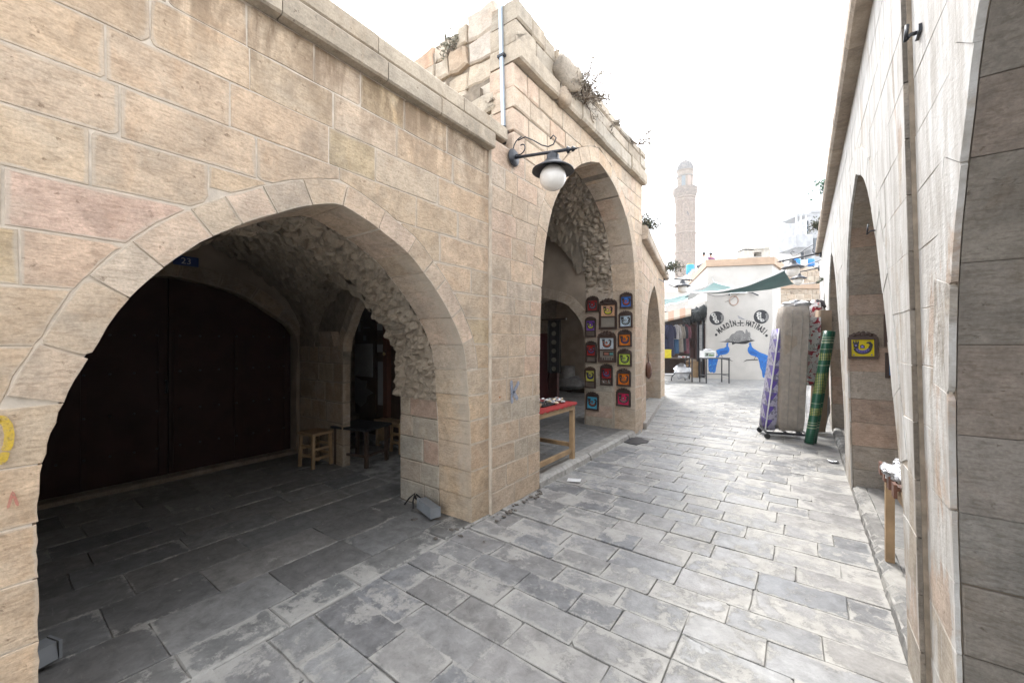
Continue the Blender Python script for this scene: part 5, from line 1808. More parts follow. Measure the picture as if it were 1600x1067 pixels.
# second arch: table under a red cloth with trinkets
TX0, TX1, TY0, TY1 = -3.05, -2.40, 3.35, 4.70
ZT = 0.08
stall_table('pine trestle table with red cloth standing in the second arch', TX0, TX1, TY0, TY1, ZT, 0.735, M['wood'])
zt = ZT + .735
m = MB()
rows = []
for i in range(25):
    y = TY0 - .005 + (TY1 - TY0 + .01) * i / 24
    rows.append([Vector((x, y, z + .003 * math.sin(i * 2.1 + k))) for k, (x, z) in enumerate(((TX1 + .012, zt - .018 - .012 * (i % 2)), (TX1 + .010, zt + .004), (TX1 - .1, zt + .006), (-2.7, zt + .005), (TX0 + .05, zt + .006), (TX0 - .008, zt + .004), (TX0 - .012, zt - .05)))])
m.grid(rows, True)
tag(m.build('tablecloth', M['cloth'], None, (0.30, 0.02, 0.018)), 'red cloth spread over the pine table', 'tablecloth')
r2 = random.Random(31)
tr = thing('trinket_tray', 'dark tray of small things on the red cloth', 'tray', (-2.62, 4.25, zt + .012))
MB().box(-2.74, -2.50, 4.05, 4.40, zt + .012, zt + .022).build('tray_base', M['black'], tr)
for k in range(16):
    x, y = r2.uniform(-2.73, -2.51), r2.uniform(4.07, 4.38)
    MB().blob((x, y, zt + .03), .018, .022, .011, 7, 5, .2, k).build('trinket', M['tint'], tr, r2.choice([(.02, .02, .02), (.05, .04, .04), (.12, .10, .08)]))
labels = ['heap of silver trinkets in clear bags near the table corner', 'white bagged trinkets at the middle of the red table', 'silver bracelets heaped toward the back of the red table']
for n_, (cx, cy) in enumerate(((-2.62, 4.55), (-2.84, 4.35), (-2.93, 4.05))):
    hp_ = thing('trinket_heap', labels[n_], 'trinkets', (cx, cy, zt + .012), group='trinkets on the red table')
    for k in range(30):
        q = Vector((cx + r2.gauss(0, .075), cy + r2.gauss(0, .10), zt + .02 + r2.uniform(0, .03)))
        q.x = max(TX0 + .03, min(TX1 - .03, q.x)); q.y = min(q.y, TY1 - .03)
        mm = MB()
        mm.blob(q, r2.uniform(.018, .04), r2.uniform(.018, .04), r2.uniform(.01, .02), 8, 5, .4, k, 2)
        mm.build('trinket', r2.choice([M['foil'], M['foil'], M['metal'], M['white'], M['tint']]), hp_, r2.choice([(0.75, .75, .78), (.5, .2, .1), (.05, .05, .06), (.6, .5, .35)]))
for k, (x, y, r, h, c, lb) in enumerate(((-2.50, 3.80, .055, .06, (.33, .20, .10), 'shallow wooden bowl near the street edge of the red table'), (-2.55, 3.98, .06, .05, (.36, .22, .12), 'wooden bowl of beads beside the dark tray'), (-2.75, 3.85, .07, .08, (.04, .035, .035), 'dark round bowl on the red table'), (-2.86, 3.72, .05, .13, (.42, .42, .42), 'grey jar at the back of the red table'))):
    b = thing('trinket_bowl', lb, 'bowl', (x, y, zt + .01), group='bowls on the red table')
    MB().lathe([(r * .6, 0), (r * .95, h * .4), (r, h), (r * .88, h), (r * .6, h * .4), (.0, h * .3)], (x, y, zt + .01), 14).build('bowl_body', M['tint'], b, c)
    for j in range(5):
        MB().blob((x + r2.uniform(-.4, .4) * r, y + r2.uniform(-.4, .4) * r, zt + .01 + h * .8), .014, .014, .012, 6, 5, .1, j).build('bead', M['tint'], b, r2.choice([(.5, .4, .3), (.5, .05, .04), (.7, .7, .68)]))
st = thing('wooden_flute', 'brown wooden stick leaning up among the trinkets', 'flute', (-2.8, 4.15, zt))
MB().tube([(-2.85, 4.05, zt + .02), (-2.70, 4.22, zt + .10)], .011, 8).build('flute_body', M['wood'], st)

# first bay: stools and low table by the shop door
def stool(x, y, rz, h, label, w=.30, mat='wood'):
    s = thing('wooden_stool', label, 'stool', (x, y, 0.014), rz, 'wooden stools in the dark bay', local=True)
    MB().box(-w / 2, w / 2, -w / 2, w / 2, h - .03, h).build('seat', M[mat], s)
    q = w / 2 - .03
    for i in (-q, q):
        for j in (-q, q):
            MB().bar((i * 1.08, j * 1.08, 0), (i, j, h - .031), .032).build('leg', M[mat], s)
    for z in (.10, .22):
        for i in (-q, q):
            MB().box(i - .01, i + .01, -q + .018, q - .018, z, z + .03).build('rung', M[mat], s)
            MB().box(-q + .018, q - .018, i - .01, i + .01, z + .035, z + .065).build('rung', M[mat], s)
    return s


stool(-5.10, 2.66, .15, .44, 'square wooden stool against the pier beside the brown doors')
stool(-4.72, 3.75, -.1, .44, 'wooden stool half hidden behind the low black table', .28)
lt = thing('low_table', 'low black wooden table in front of the shop boards', 'table', (-4.75, 3.10, .012), .25, local=True)
MB().box(-.30, .30, -.24, .24, .47, .50).build('table_top', M['black'], lt)
for i in (-.25, .25):
    for j in (-.19, .19):
        MB().box(i - .02, i + .02, j - .02, j + .02, 0, .469).build('leg', M['darkwood'], lt)
for i in (-.25, .25):
    MB().box(i - .012, i + .012, -.169, .169, .13, .16).build('stretcher', M['darkwood'], lt)
MB().box(-.229, .229, -.202, -.178, .13, .16).build('stretcher', M['darkwood'], lt)
bn = thing('wooden_bench', 'light wooden bench behind the low table', 'bench', (-4.6, 3.86, .012))
MB().box(-5.35, -4.55, 3.70, 3.92, .36, .42).build('seat', M['wood'], bn)
for x in (-5.3, -4.62):
    MB().box(x - .03, x + .03, 3.72, 3.90, .012, .359).build('leg', M['wood'], bn)
# shop boards and posters
bd = thing('notice_board', 'tall dark board with chalk marks and grey posters by the shop door', 'board', (-5.9, 3.9, .3))
bx0, bx1 = on_y(531, 560, 3.9).x, on_y(586, 560, 3.9).x
MB().box(bx0, bx1, 3.90, 3.94, .40, 2.7).build('board_panel', M['darkwood'], bd)
a, b = on_y(533, 585, 3.89), on_y(582, 537, 3.89)
MB().box(a.x, b.x, 3.884, 3.898, a.z, b.z).build('poster', M['tint'], bd, (0.30, 0.30, 0.29))
MB().tube([on_y(547, 555, 3.88), on_y(549, 548, 3.88), on_y(553, 543, 3.88)], .02, 6).build('red_stroke', M['tint'], bd, (.4, .03, .03))
a, b = on_y(538, 628, 3.89), on_y(578, 592, 3.89)
r2 = random.Random(2)
pts = [((a.x + b.x) / 2 + (b.x - a.x) / 2 * (1 + .25 * r2.uniform(-1, 1)) * math.cos(t * .42), 3.886, (a.z + b.z) / 2 + (b.z - a.z) / 2 * (1 + .3 * r2.uniform(-1, 1)) * math.sin(t * .42)) for t in range(15)]
MB().prism(pts, (0, .01, 0)).build('torn_poster', M['tint'], bd, (0.22, 0.22, 0.22))
for u, v, w, h in ((546, 512, 8, 3), (552, 500, 14, 1.5), (545, 516, 10, 1.5), (560, 510, 3, 16), (568, 512, 10, 2), (545, 524, 6, 4), (568, 528, 4, 8)):
    a, b = on_y(u, v + h / 2, 3.897), on_y(u + w, v - h / 2, 3.897)
    MB().box(a.x, b.x, 3.892, 3.899, a.z, b.z).build('chalk_mark', M['tint'], bd, (0.15, 0.15, 0.15))
df = thing('shop_door_frame', 'reddish brown shop door frame with pale price cards', 'door frame', (-5.3, 3.9, 0))
a = on_y(604, 560, 3.9).x
MB().box(a - .05, a + .05, 3.87, 3.95, 0.1, 2.6).build('post', M['tint'], df, (0.10, 0.035, 0.018))
MB().lathe([(.02, 0), (.03, .02), (.0, .04)], (a, 3.868, 1.42), 8, True, (0, -1, 0)).build('door_knob', M['metal'], df, (.6, .45, .2))
for (u, v0, v1) in ((594, 505, 516), (594, 538, 550), (595, 565, 632)):
    p, q = on_y(u - 4, v1, 3.88), on_y(u + 4, v0, 3.88)
    MB().box(p.x, q.x, 3.872, 3.882, p.z, q.z).build('price_card', M['tint'], df, (0.24, 0.24, 0.235))

# ------------------------------------------------------------------ second bay: carpet and sacks beyond the cross arch
cp = thing('hanging_carpet', 'black carpet with pale medallions hanging inside the second arch', 'carpet', (-4.3, 7.4, 1.2))
a, b = on_y(856, 582, 7.5), on_y(877, 500, 7.5)
rows = [[Vector((a.x + (b.x - a.x) * k / 12, 7.5 + .02 * math.sin(k * 1.3 + j * .2), a.z + (b.z - a.z) * j / 10)) for k in range(13)] for j in range(11)]
MB().grid(rows).build('pile', M['cloth'], cp, (0.018, 0.016, 0.016))
MB().bar((a.x - .15, 7.5, b.z + .02), (b.x + .12, 7.5, b.z + .02), .035).build('rail', M['darkwood'], cp)
for k in range(6):
    zc = a.z + (b.z - a.z) * (k + .5) / 6
    MB().add([(((a.x + b.x) / 2) + (.055 + .01 * (k % 2)) * math.cos(t * .628), 7.47, zc + .055 * math.sin(t * .628)) for t in range(10)], [tuple(range(10))]).build('medallion', M['cloth'], cp, (0.16, 0.145, 0.115))
for s in (0.06, .94):
    x = a.x + (b.x - a.x) * s
    MB().add([(x - .012, 7.472, a.z + .03), (x + .012, 7.472, a.z + .03), (x + .012, 7.472, b.z - .03), (x - .012, 7.472, b.z - .03)], [(0, 1, 2, 3)]).build('border_stripe', M['cloth'], cp, (0.10, 0.09, 0.075))
rs = thing('carpet_stack', 'dark red carpets leaning inside the second arch', 'carpet', (-4.7, 7.6, .08))
a = on_y(851, 560, 7.9)
for k, (dx, c) in enumerate(((0, (.10, .02, .02)), (.22, (.06, .02, .015)), (-.24, (.12, .035, .02)))):
    MB().obox((a.x + dx, 7.9 + .05 * k, .95), (.10, .02, 0), (0, .04, .006), (0, 0, .86)).build('carpet_roll', M['cloth'], rs, c)


def sack(label, x, y, z, r, h, lying=False, col=(0.30, 0.295, 0.29)):
    s = thing('woven_sack', label, 'sack', (x, y, z), group='grey sacks in the far bay')
    m = MB()
    if lying:
        m.blob((x, y, z + r * .62), h * .5, r, r * .62, 16, 10, .35, x * 3, 1.6)
        m.build('sack_body', M['cloth'], s, col)
        m = MB().blob((x + h * .46, y - .02, z + r * .6), .09, r * .5, r * .3, 10, 7, .5, 2.2)
        m.build('tied_neck', M['cloth'], s, col)
    else:
        rows = []
        for j in range(12):
            t = j / 11
            rr_ = r * (0.9 + .13 * math.sin(t * 3.1)) * (1 if t < .93 else .9)
            rows.append([Vector((x + rr_ * math.cos(k * .393) * (1 + .07 * noise.noise(Vector((k * .8, t * 3, x * 5)))), y + rr_ * math.sin(k * .393), z + h * t + .03 * noise.noise(Vector((k * .9, y, t * 2))) * (t > .5))) for k in range(16)])
        m.grid(rows, True, True)
        m.f.append([len(m.v) - 16 + k for k in range(16)]); m.sm.append(False)
        m.build('sack_body', M['cloth'], s, col)
        MB().tube([(x + r * .93 * math.cos(k * .393), y + r * .93 * math.sin(k * .393), z + h * .985) for k in range(17)], .022, 6).build('rolled_rim', M['cloth'], s, col)
    return s


a = floor_at(887, 610, .08); sack('upright grey sack with open rolled top, left in the far bay', a.x, a.y, .12, .24, .72)
a = floor_at(906, 603, .08); sack('tall grey sack standing at the back of the far bay', a.x, a.y, .35, .27, 1.0)
a = floor_at(900, 610, .08); sack('slumped grey sack lying in front of the upright ones', a.x, a.y - .25, .14, .32, .95, True)
pal = thing('pallet', 'dark low pallet under the grey sacks', 'pallet', (a.x, a.y, .08))
for k in range(4):
    MB().box(a.x - .75, a.x + .75, a.y - .5 + k * .26, a.y - .33 + k * .26, .10, .13).build('board', M['darkwood'], pal)
for k in (-.6, 0, .6):
    MB().box(a.x + k - .05, a.x + k + .05, a.y - .5, a.y + .45, .078, .0995).build('runner', M['darkwood'], pal)
# something brown hanging on the jamb of the third arch
hb = thing('leather_bag', 'brown leather bag hanging at the jamb of the third arch', 'bag', w3.p(.83, .8, -.1))
MB().blob(w3.p(.74, 1.05, .05), .06, .10, .17, 10, 8, .15, 1).build('bag_body', M['tint'], hb, (0.10, 0.04, 0.02))
MB().tube([w3.p(.70, 1.18, .05), w3.p(.74, 1.4, .03), w3.p(.78, 1.18, .05)], .008, 6).build('strap', M['tint'], hb, (0.08, 0.03, 0.015))
dl = thing('door_leaf', 'narrow brown board standing in the third arch', 'board', w3.p(.85, .13, -.1))
MB().obox(w3.p(.80, .72, -.12), D3 * .02, N3 * .06, (0, 0, .58)).build('board_panel', M['wood'], dl)

# ------------------------------------------------------------------ right arch: table with wrapped goods
stall_table('brown wooden table with plastic wrapped goods in the right arch', .452, 1.25, 2.95, 3.82, .08, .66, M['wood'], leg=.047, rail=False)
r2 = random.Random(12)
nm = ['clear bag of goods at the street corner of the right table', 'clear bag of goods sagging over the edge of the right table', 'flat wrapped packet on the back of the right table', 'wrapped packet in the middle of the right table', 'bulging clear bag at the inner side of the right table']
for k, (x, y, rx, ry, rz_) in enumerate(((.60, 3.62, .12, .13, .05), (.50, 3.40, .10, .12, .06), (.80, 3.66, .12, .12, .04), (.66, 3.25, .13, .12, .05), (.90, 3.35, .12, .14, .05))):
    m = MB().blob((x, y, .74 + rz_ * .9), rx, ry, rz_, 18, 12, .55, k * 2.7, 2.6)
    tag(m.build('wrapped_goods', M['foil']), nm[k], 'goods', 'wrapped goods on the right table')
for k in range(4):
    y = 3.72 - .17 * k
    b = thing('carved_stick', ['brown carved stick jutting out farthest along the right table', 'second brown stick under the wrapped goods', 'third brown stick under the wrapped goods', 'brown stick nearest the pier on the right table'][k], 'stick', (.47, y, .74), group='brown sticks on the right table')
    MB().obox((.52, y, .753), (.085, .01, .0), (-.003, .03, 0), (0, 0, .012)).build('stick_body', M['tint'], b, (0.11, 0.05, 0.03))
    MB().obox((.432, y, .735), (.008, 0, 0), (0, .035, 0), (0, 0, .04)).build('stick_end', M['tint'], b, (0.14, 0.06, 0.035))

# ------------------------------------------------------------------ bedding against the right wall
bp = floor_at(1231, 688)
def slabbox(name, c0, c1, half_u, half_w, mat, parent, color=None, nseg=10, puff=.02, seed=0, udir=RT, wdir=FW):
    """a padded upright slab from bottom centre to top centre"""
    c0, c1 = Vector(c0), Vector(c1)
    rows = []
    n = 24
    for j in range(nseg + 1):
        t = j / nseg
        c = c0.lerp(c1, t)
        e = 1.0 if 0 < j < nseg else .93
        row = []
        for k in range(n):
            a = 2 * math.pi * k / n
            ca, sa = math.cos(a), math.sin(a)
            q = 0.17
            u = math.copysign(abs(ca) ** q, ca) * half_u * e
            w = math.copysign(abs(sa) ** q, sa) * half_w * e
            h = puff * noise.noise(Vector((k * .45, t * 5, seed)))
            row.append(c + udir * (u + h) + wdir * (w + h))
        rows.append(row)
    m = MB().grid(rows, True, True)
    m.f.append(list(range(n))[::-1]); m.sm.append(False)
    m.f.append([nseg * n + k for k in range(n)]); m.sm.append(False)
    return m.build(name, mat, parent, color)


yawm = 0.35
U, W = (RT * math.cos(yawm) - FW * math.sin(yawm)), (FW * math.cos(yawm) + RT * math.sin(yawm))
mt = thing('wrapped_mattress', 'tall taupe mattress in clear plastic standing upright on a cart', 'mattress', (bp.x, bp.y, .1))
b0 = at(1230, 675, 6.75); b0.z = .15
t0 = at(1239, 480, 6.75)
slabbox('mattress_body', b0, t0, .185, .25, M['cloth'], mt, (0.27, 0.225, 0.175), 12, .015, 1, U, W)
slabbox('plastic_wrap', b0 - Vector((0, 0, .02)), t0 + Vector((0, 0, .03)), .200, .268, M['wrap'], mt, None, 16, .05, 5, U, W)
MB().blob(t0 + U * .05 + Vector((0, 0, .05)), .19, .22, .06, 16, 10, .6, 3.3, 3).build('gathered_plastic', M['foil'], mt)
for k in (-.07, .07):
    MB().tube([b0.lerp(t0, f) + U * (k + .0) - W * .258 for f in (0.02, .3, .6, .98)], .006, 6).build('piping', M['cloth'], mt, (0.24, 0.21, 0.17))

# printed mattress: purple pennants on pale ticking
t = NT('purple_pennants')
vec, _ = t.local()
sx = t.n('SeparateXYZ', {0: t.n('TexCoord').outputs['Object']})
zf = t.math('FRACT', t.math('MULTIPLY', sx.outputs[2], 4.4))
xx = t.math('ABSOLUTE', t.math('MULTIPLY', t.math('ADD', sx.outputs[0], t.math('MULTIPLY', sx.outputs[2], -.14)), 9.0))
tri = t.math('LESS_THAN', xx, t.math('MULTIPLY', zf, .95))
curl = t.math('GREATER_THAN', t.noise(t.n('TexCoord').outputs['Object'], 16, 3), .54)
c = t.mix(tri, (0.30, 0.285, 0.36), (0.085, 0.05, 0.26))
c = t.mix(t.math('MULTIPLY', curl, .75), c, (0.10, 0.10, 0.14))
t.link(c, 'Base Color')
t.b.inputs['Roughness'].default_value = .8
pm = thing('printed_mattress', 'thin mattress printed with purple pennants leaning beside the taupe one', 'mattress', (bp.x - .3, bp.y, .1))
b1 = at(1198, 672, 6.95); b1.z = .12
t1 = at(1219, 514, 6.95)
slabbox('mattress_body', b1, t1, .08, .25, t.m, pm, None, 10, .012, 2, U, W)
MB().tube([b1.lerp(t1, f) - U * .076 - W * .25 for f in (0, .25, .5, .75, 1)], .012, 6).build('edge_piping', M['white'], pm)
# the cart
ct = thing('hand_cart', 'low black metal cart carrying the mattresses', 'cart', (bp.x, bp.y, 0))
ce = Vector((b0.x, b0.y, 0)) - U * .06
for s in (-.24, .24):
    MB().bar(ce - U * .30 + W * s + Vector((0, 0, .10)), ce + U * .32 + W * s + Vector((0, 0, .10)), .035).build('frame_bar', M['iron'], ct)
for s in (-.29, 0, .30):
    MB().bar(ce + U * s - W * .22 + Vector((0, 0, .10)), ce + U * s + W * .22 + Vector((0, 0, .10)), .03, .028).build('cross_bar', M['iron'], ct)
for i in (-.29, .30):
    for j in (-.26, .26):
        c = ce + U * i + W * j + Vector((0, 0, .045))
        w = MB().lathe([(.045, -.015), (.045, .015)], c, 14, True, W).build('wheel', M['black'], ct)
        MB().bar(c + Vector((0, 0, .0)) + W * .02, c + Vector((0, 0, .05)) + W * .02, .02).build('caster_fork', M['iron'], ct)
MB().tube([ce + U * .34 - W * .25 + Vector((0, 0, .1)), ce + U * .37 - W * .28 + Vector((0, 0, .28)), ce + U * .33 - W * .27 + Vector((0, 0, .42))], .014, 8).build('bent_handle', M['iron'], ct)

# rolled green mat with woven yellow diamonds
t = NT('green_plastic_mat')
oc = t.n('TexCoord').outputs['Object']
sx = t.n('SeparateXYZ', {0: oc})
z = sx.outputs[2]
rib = t.math('SINE', t.math('MULTIPLY', z, 210))
c = t.mix(t.ramp(rib, -1, 1), (0.008, 0.065, 0.036), (0.015, 0.115, 0.062))
for z0, z1 in ((.70, .725), (.745, .765), (.79, .80), (.60, .61), (-.60, -.585), (-.56, -.55), (.34, .352), (-.26, -.25), (-.645, -.63)):
    band = t.math('MULTIPLY', t.math('GREATER_THAN', z, z0), t.math('LESS_THAN', z, z1))
    c = t.mix(band, c, (0.33, 0.38, 0.25))
dx = t.math('SINE', t.math('MULTIPLY', t.math('ADD', sx.outputs[0], z), 130))
dy = t.math('SINE', t.math('MULTIPLY', t.math('SUBTRACT', sx.outputs[0], z), 130))
lat = t.math('GREATER_THAN', t.math('MULTIPLY', dx, dy), .15)
for z0, z1 in ((-.10, .22), (-.45, -.33), (.42, .54)):
    band = t.math('MULTIPLY', t.math('GREATER_THAN', z, z0), t.math('LESS_THAN', z, z1))
    c = t.mix(t.math('MULTIPLY', band, lat), c, (0.42, 0.40, 0.12))
t.link(c, 'Base Color')
t.b.inputs['Roughness'].default_value = .35
gm = thing('rolled_mat', 'rolled green plastic mat with yellow diamond bands leaning on the wall', 'mat', (.1, 7.9, 0))
g0 = floor_at(1264, 693); g1 = at(1294, 518, 6.45)
MB().tube([g0.lerp(g1, k / 10) for k in range(11)], .064, 18).build('roll', t.m, gm)
MB().tube([g0.lerp(g1, k / 6) + RT * .10 + FW * .06 for k in range(7)], .055, 14).build('loose_edge', t.m, gm)
m = MB().tube([g1 + Vector((0, 0, .002)), g1 + Vector((.0, 0, .004))], .042, 14)
m.build('hollow_end', M['black'], gm)
# patterned quilts and other bundles
q1 = thing('folded_quilt', 'red and white floral quilt hanging over the bedding', 'quilt', (.0, 8.2, 1.0))
t = NT('red_floral_print')
oc = t.n('TexCoord').outputs['Object']
n1 = t.noise(oc, 7, 3, .5, 1.2)
c = t.mix(t.math('GREATER_THAN', n1, .55), (0.55, 0.52, 0.50), (0.30, 0.015, 0.03))
c = t.mix(t.math('GREATER_THAN', t.noise(oc, 15, 2, .5, 2), .62), c, (0.10, 0.09, 0.09))
t.link(c, 'Base Color')
M['floral'] = t.m
slabbox('quilt_body', at(1262, 601, 6.98), at(1268, 496, 6.98), .115, .10, t.m, q1, None, 12, .07, 3)
q2 = thing('folded_quilt', 'bundle of dark striped cloth on top of the bedding', 'quilt', (.1, 8.3, 2.1))
MB().blob(at(1274, 484, 7.3), .12, .15, .16, 16, 12, .5, 6, 2.5).build('cloth_body', M['floral'], q2)
MB().blob(at(1281, 476, 7.3), .09, .12, .09, 12, 8, .5, 9, 2.5).build('dark_fold', M['cloth'], q2, (.03, .025, .03))
q3 = thing('cardboard_slab', 'tall brown cardboard slab behind the rolled mat', 'cardboard', (.2, 8.4, .1))
slabbox('slab_body', at(1277, 674, 7.0), at(1287, 485, 7.0), .115, .06, M['matte'], q3, (0.34, 0.245, 0.165), 8, .01, 4)
MB().obox(at(1285.5, 518, 6.93), RT * .118, FW * .006, (0, 0, .010)).build('tape_band', M['tint'], q3, (0.45, .36, .25))
q4 = thing('plastic_sack', 'white plastic sack of bedding low behind the green mat', 'sack', (.2, 8.2, 0))
MB().blob(at(1281, 636, 7.15), .15, .15, .34, 16, 12, .3, 8, 1.8).build('sack_body', M['foil'], q4)
# ------------------------------------------------------------------ shade cloths
def cloth(label, A, B, C, D_, sag, mat, seedv, hem=True, name='shade_cloth'):
    """A-B one edge, D-C the other; sags between its corners"""
    root = thing(name, label, 'awning', (A + C) / 2, group='shade cloths over the lane')
    rows = []
    n, k = 16, 10
    for i in range(n + 1):
        u = i / n
        row = []
        for j in range(k + 1):
            w = j / k
            p = (A.lerp(B, u)).lerp(D_.lerp(C, u), w)
            s = 4 * u * (1 - u) * .8 + 4 * w * (1 - w) * .4
            p = p + Vector((0, 0, -sag * s + .05 * noise.noise(Vector((u * 4, w * 3, seedv)))))
            row.append(p)
        rows.append(row)
    MB().grid(rows).build('canvas', mat, root)
    if hem:
        MB().tube([r[0] + Vector((0, 0, .0)) for r in rows], .028, 6).build('hem', M['white'], root)
        MB().tube([r[-1] for r in rows], .02, 6).build('hem', M['white'], root)
    return root


cA, cB = at(1073, 456, 13.0), at(1226, 421, 11.0)
cC, cD = at(1243, 443, 13.2), at(1116, 441, 16.5)
cloth('wide green shade cloth strung across the lane before the painted wall', cA, cB, cC, cD, .28, M['shade'], 1.0)
cloth('smaller green shade cloth at the left over the clothes stalls', at(1030, 478, 12.6), at(1074, 468, 14.5), at(1077, 458, 16.5), at(1030, 468, 14.5), .06, M['shade'], 4.0)
wc_ = cloth('pale translucent cloth beside the green one', at(1040, 474, 15.5), at(1084, 452, 15.5), at(1113, 440, 17.0), at(1082, 462, 17.6), .2, M['white'], 7.0, False, 'white_cloth')
for a, b, lb in ((at(1073, 456, 13), w3.p(3.2, 3.2, .02), 'rope from the left corner of the green cloth to the third house'), (at(1226, 421, 11), Vector((.34, 11.9, 3.55)), 'rope from the right corner of the green cloth to the lamp'),
                 (at(1243, 443, 13.2), Vector((.36, 13.3, 3.2)), 'rope from the lower right corner of the green cloth'), (at(1116, 441, 16.5), wm.p(.2, 4.5, .02), 'rope from the green cloth up to the painted house')):
    rp = MB().tube([a.lerp(b, k / 6) - Vector((0, 0, .12 * (k / 6) * (1 - k / 6))) for k in range(7)], .012, 5).build('rope', M['concrete'])
    tag(rp, lb, 'rope', 'ropes of the shade cloths')

# ------------------------------------------------------------------ shop front to the left of the painted wall
sf = thing('corner_shop', 'dark corner shop with a grey roller shutter left of the painted wall', 'shop', at(1090, 535, 18.3) - Vector((0, 0, 1.6)))
pa, pb = at(1076, 535, 19.6), at(1104.5, 535, 17.75)
pa.z = pb.z = 0
ds = (pb - pa).normalized()
ns = Vector((ds.y, -ds.x, 0))
Ls = (pb - pa).length
wsf = Wall(pa, ds, ns)
MB().prism([wsf.p(0, 0, -1.2), wsf.p(Ls, 0, -1.2), wsf.p(Ls, 0, -.12), wsf.p(0, 0, -.12)], (0, 0, 3.2)).build('front_wall', M['darkwood'], sf)
MB().prism([wsf.p(-.3, 3.2, -1.6), wsf.p(Ls, 3.2, -1.6), wsf.p(Ls, 3.2, .05), wsf.p(-.3, 3.2, .05)], (0, 0, .25)).build('lintel', M['whitewall'], sf)
for k in range(34):
    z = .75 + .05 * k
    MB().obox(wsf.p(Ls * .62, z, -.09), ds * .30, ns * .014, (0, 0, .020)).build('shutter_slat', M['concrete'], sf)
for f, w in ((.12, .2), (.36, .16), (.88, .14)):
    MB().obox(wsf.p(Ls * f, 1.25, -.09), ds * w, ns * .03, (0, 0, 1.2)).build('door_board', M['door'], sf)
for f in (.49, .76):
    MB().obox(wsf.p(Ls * f, 1.3, -.06), ds * .035, ns * .05, (0, 0, 1.3)).build('post', M['iron'], sf)
bl = thing('rolled_awning', 'bunched dark awning cloth above the roller shutter', 'awning', wsf.p(Ls * .5, 2.4, .1))
r2 = random.Random(6)
for k in range(11):
    f = (k + .5) / 11
    MB().blob(wsf.p(Ls * f, 2.75 + .22 * f + r2.uniform(-.06, .06), .10), .22, .22, .26, 10, 8, .6, k * 1.9, 2.4).build('awning_fold', M['cloth'], bl, jitter((.03, .035, .035), r2, .4))
MB().prism([wsf.p(0, 2.85, .05), wsf.p(Ls, 3.15, .05), wsf.p(Ls, 3.42, -.2), wsf.p(0, 3.05, -.2)], ns * .02).build('awning_sheet', M['white'], bl)
sh = thing('wooden_rack', 'wooden shelf rack under the roller shutter', 'shelf', wsf.p(Ls * .5, 0, .3))
c0 = wsf.p(Ls * .52, 0, .28)
for s in (-.30, .30):
    MB().obox(c0 + ds * s + Vector((0, 0, .36)), ds * .02, ns * .16, (0, 0, .36)).build('side_panel', M['wood'], sh)
for z in (.08, .30, .52, .72):
    MB().obox(c0 + Vector((0, 0, z)), ds * .279, ns * .16, (0, 0, .012)).build('shelf', M['wood'], sh)
MB().obox(c0 + ds * .05 + Vector((0, 0, .78)), ds * .22, ns * .1, (0, 0, .04)).build('shelf_goods', M['matte'], sh, (.35, .28, .2))

# clothes stall with striped awning
sw = thing('clothes_stall', 'dark clothes stall with a striped orange awning at the lane end', 'stall', at(1055, 535, 19) - Vector((0, 0, 1.6)))
qa, qb = at(1022, 535, 20.5), at(1080, 535, 20.5)
qa.z = qb.z = 0
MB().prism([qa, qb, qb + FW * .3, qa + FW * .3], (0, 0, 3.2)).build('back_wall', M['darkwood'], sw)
for k in range(6):
    u0, u1 = 1026 + 9 * k, 1026 + 9 * (k + 1)
    vA, vB = 503 - 2.1 * k, 503 - 2.1 * (k + 1)
    MB().add([at(u0, vA, 17.2), at(u1, vB, 17.2), at(u1, vB - 12, 20.2), at(u0, vA - 12, 20.2), at(u0, vA + 3, 17.1), at(u1, vB + 3, 17.1)], [(0, 1, 2, 3), (0, 4, 5, 1)]).build('awning_strip', M['cloth'], sw, (0.17, 0.09, 0.045) if k % 2 == 0 else (0.20, 0.165, 0.125))
for u in (1030, 1077):
    p = at(u, 500, 17.4)
    MB().bar((p.x, p.y, 0), p, .05).build('post', M['iron'], sw)
MB().bar(at(1030, 505, 17.3), at(1077, 503, 17.3), .03).build('rail', M['iron'], sw)
gcol = [(.02, .02, .045), (.025, .03, .07), (.26, .24, .23), (.02, .06, .12), (.17, .145, .12), (.02, .02, .025), (.10, .03, .04)]
gl = ['dark blue dress hanging longest in front of the stall', 'navy garment on the rail of the stall', 'white shirt hanging on the rail of the stall', 'blue garment hanging low on the stall rail', 'beige garment hanging on the right of the stall rail', 'black garment next to the beige one on the rail', 'wine coloured garment at the right end of the rail']
for k, (u, v1, w) in enumerate(((1048, 556, .17), (1042, 548, .13), (1057, 530, .14), (1056, 552, .15), (1063, 550, .15), (1068, 548, .14), (1073, 552, .13))):
    top, bot = at(u, 507, 17.0 + .06 * k), at(u, v1, 17.0 + .06 * k)
    g = thing('hanging_garment', gl[k], 'garment', bot, group='clothes hanging on the stall rail')
    H_ = top.z - bot.z
    rows = []
    for j in range(9):
        t = j / 8
        ww = w * (.35 if j == 8 else 1.0 if t > .6 else .75 + .35 * (.6 - t))
        rows.append([bot + Vector((0, 0, H_ * t)) + RT * ww * math.cos(a * .628) + FW * (.05 + .02 * math.sin(a * 2 + t * 5)) * math.sin(a * .628) for a in range(10)])
    MB().grid(rows, True, True).build('garment_body', M['cloth'], g, gcol[k])
    for s in (-1, 1):
        MB().tube([top + RT * s * w * .75 + Vector((0, 0, -.08)), top + RT * s * (w * 1.15) + Vector((0, 0, -.35)), top + RT * s * w * 1.1 + Vector((0, 0, -.6))], [.06, .055, .05], 8).build('sleeve', M['cloth'], g, gcol[k])
    MB().tube([top + Vector((0, 0, -.02)), top + Vector((0, 0, .08))], .008, 5).build('hanger_hook', M['iron'], g)

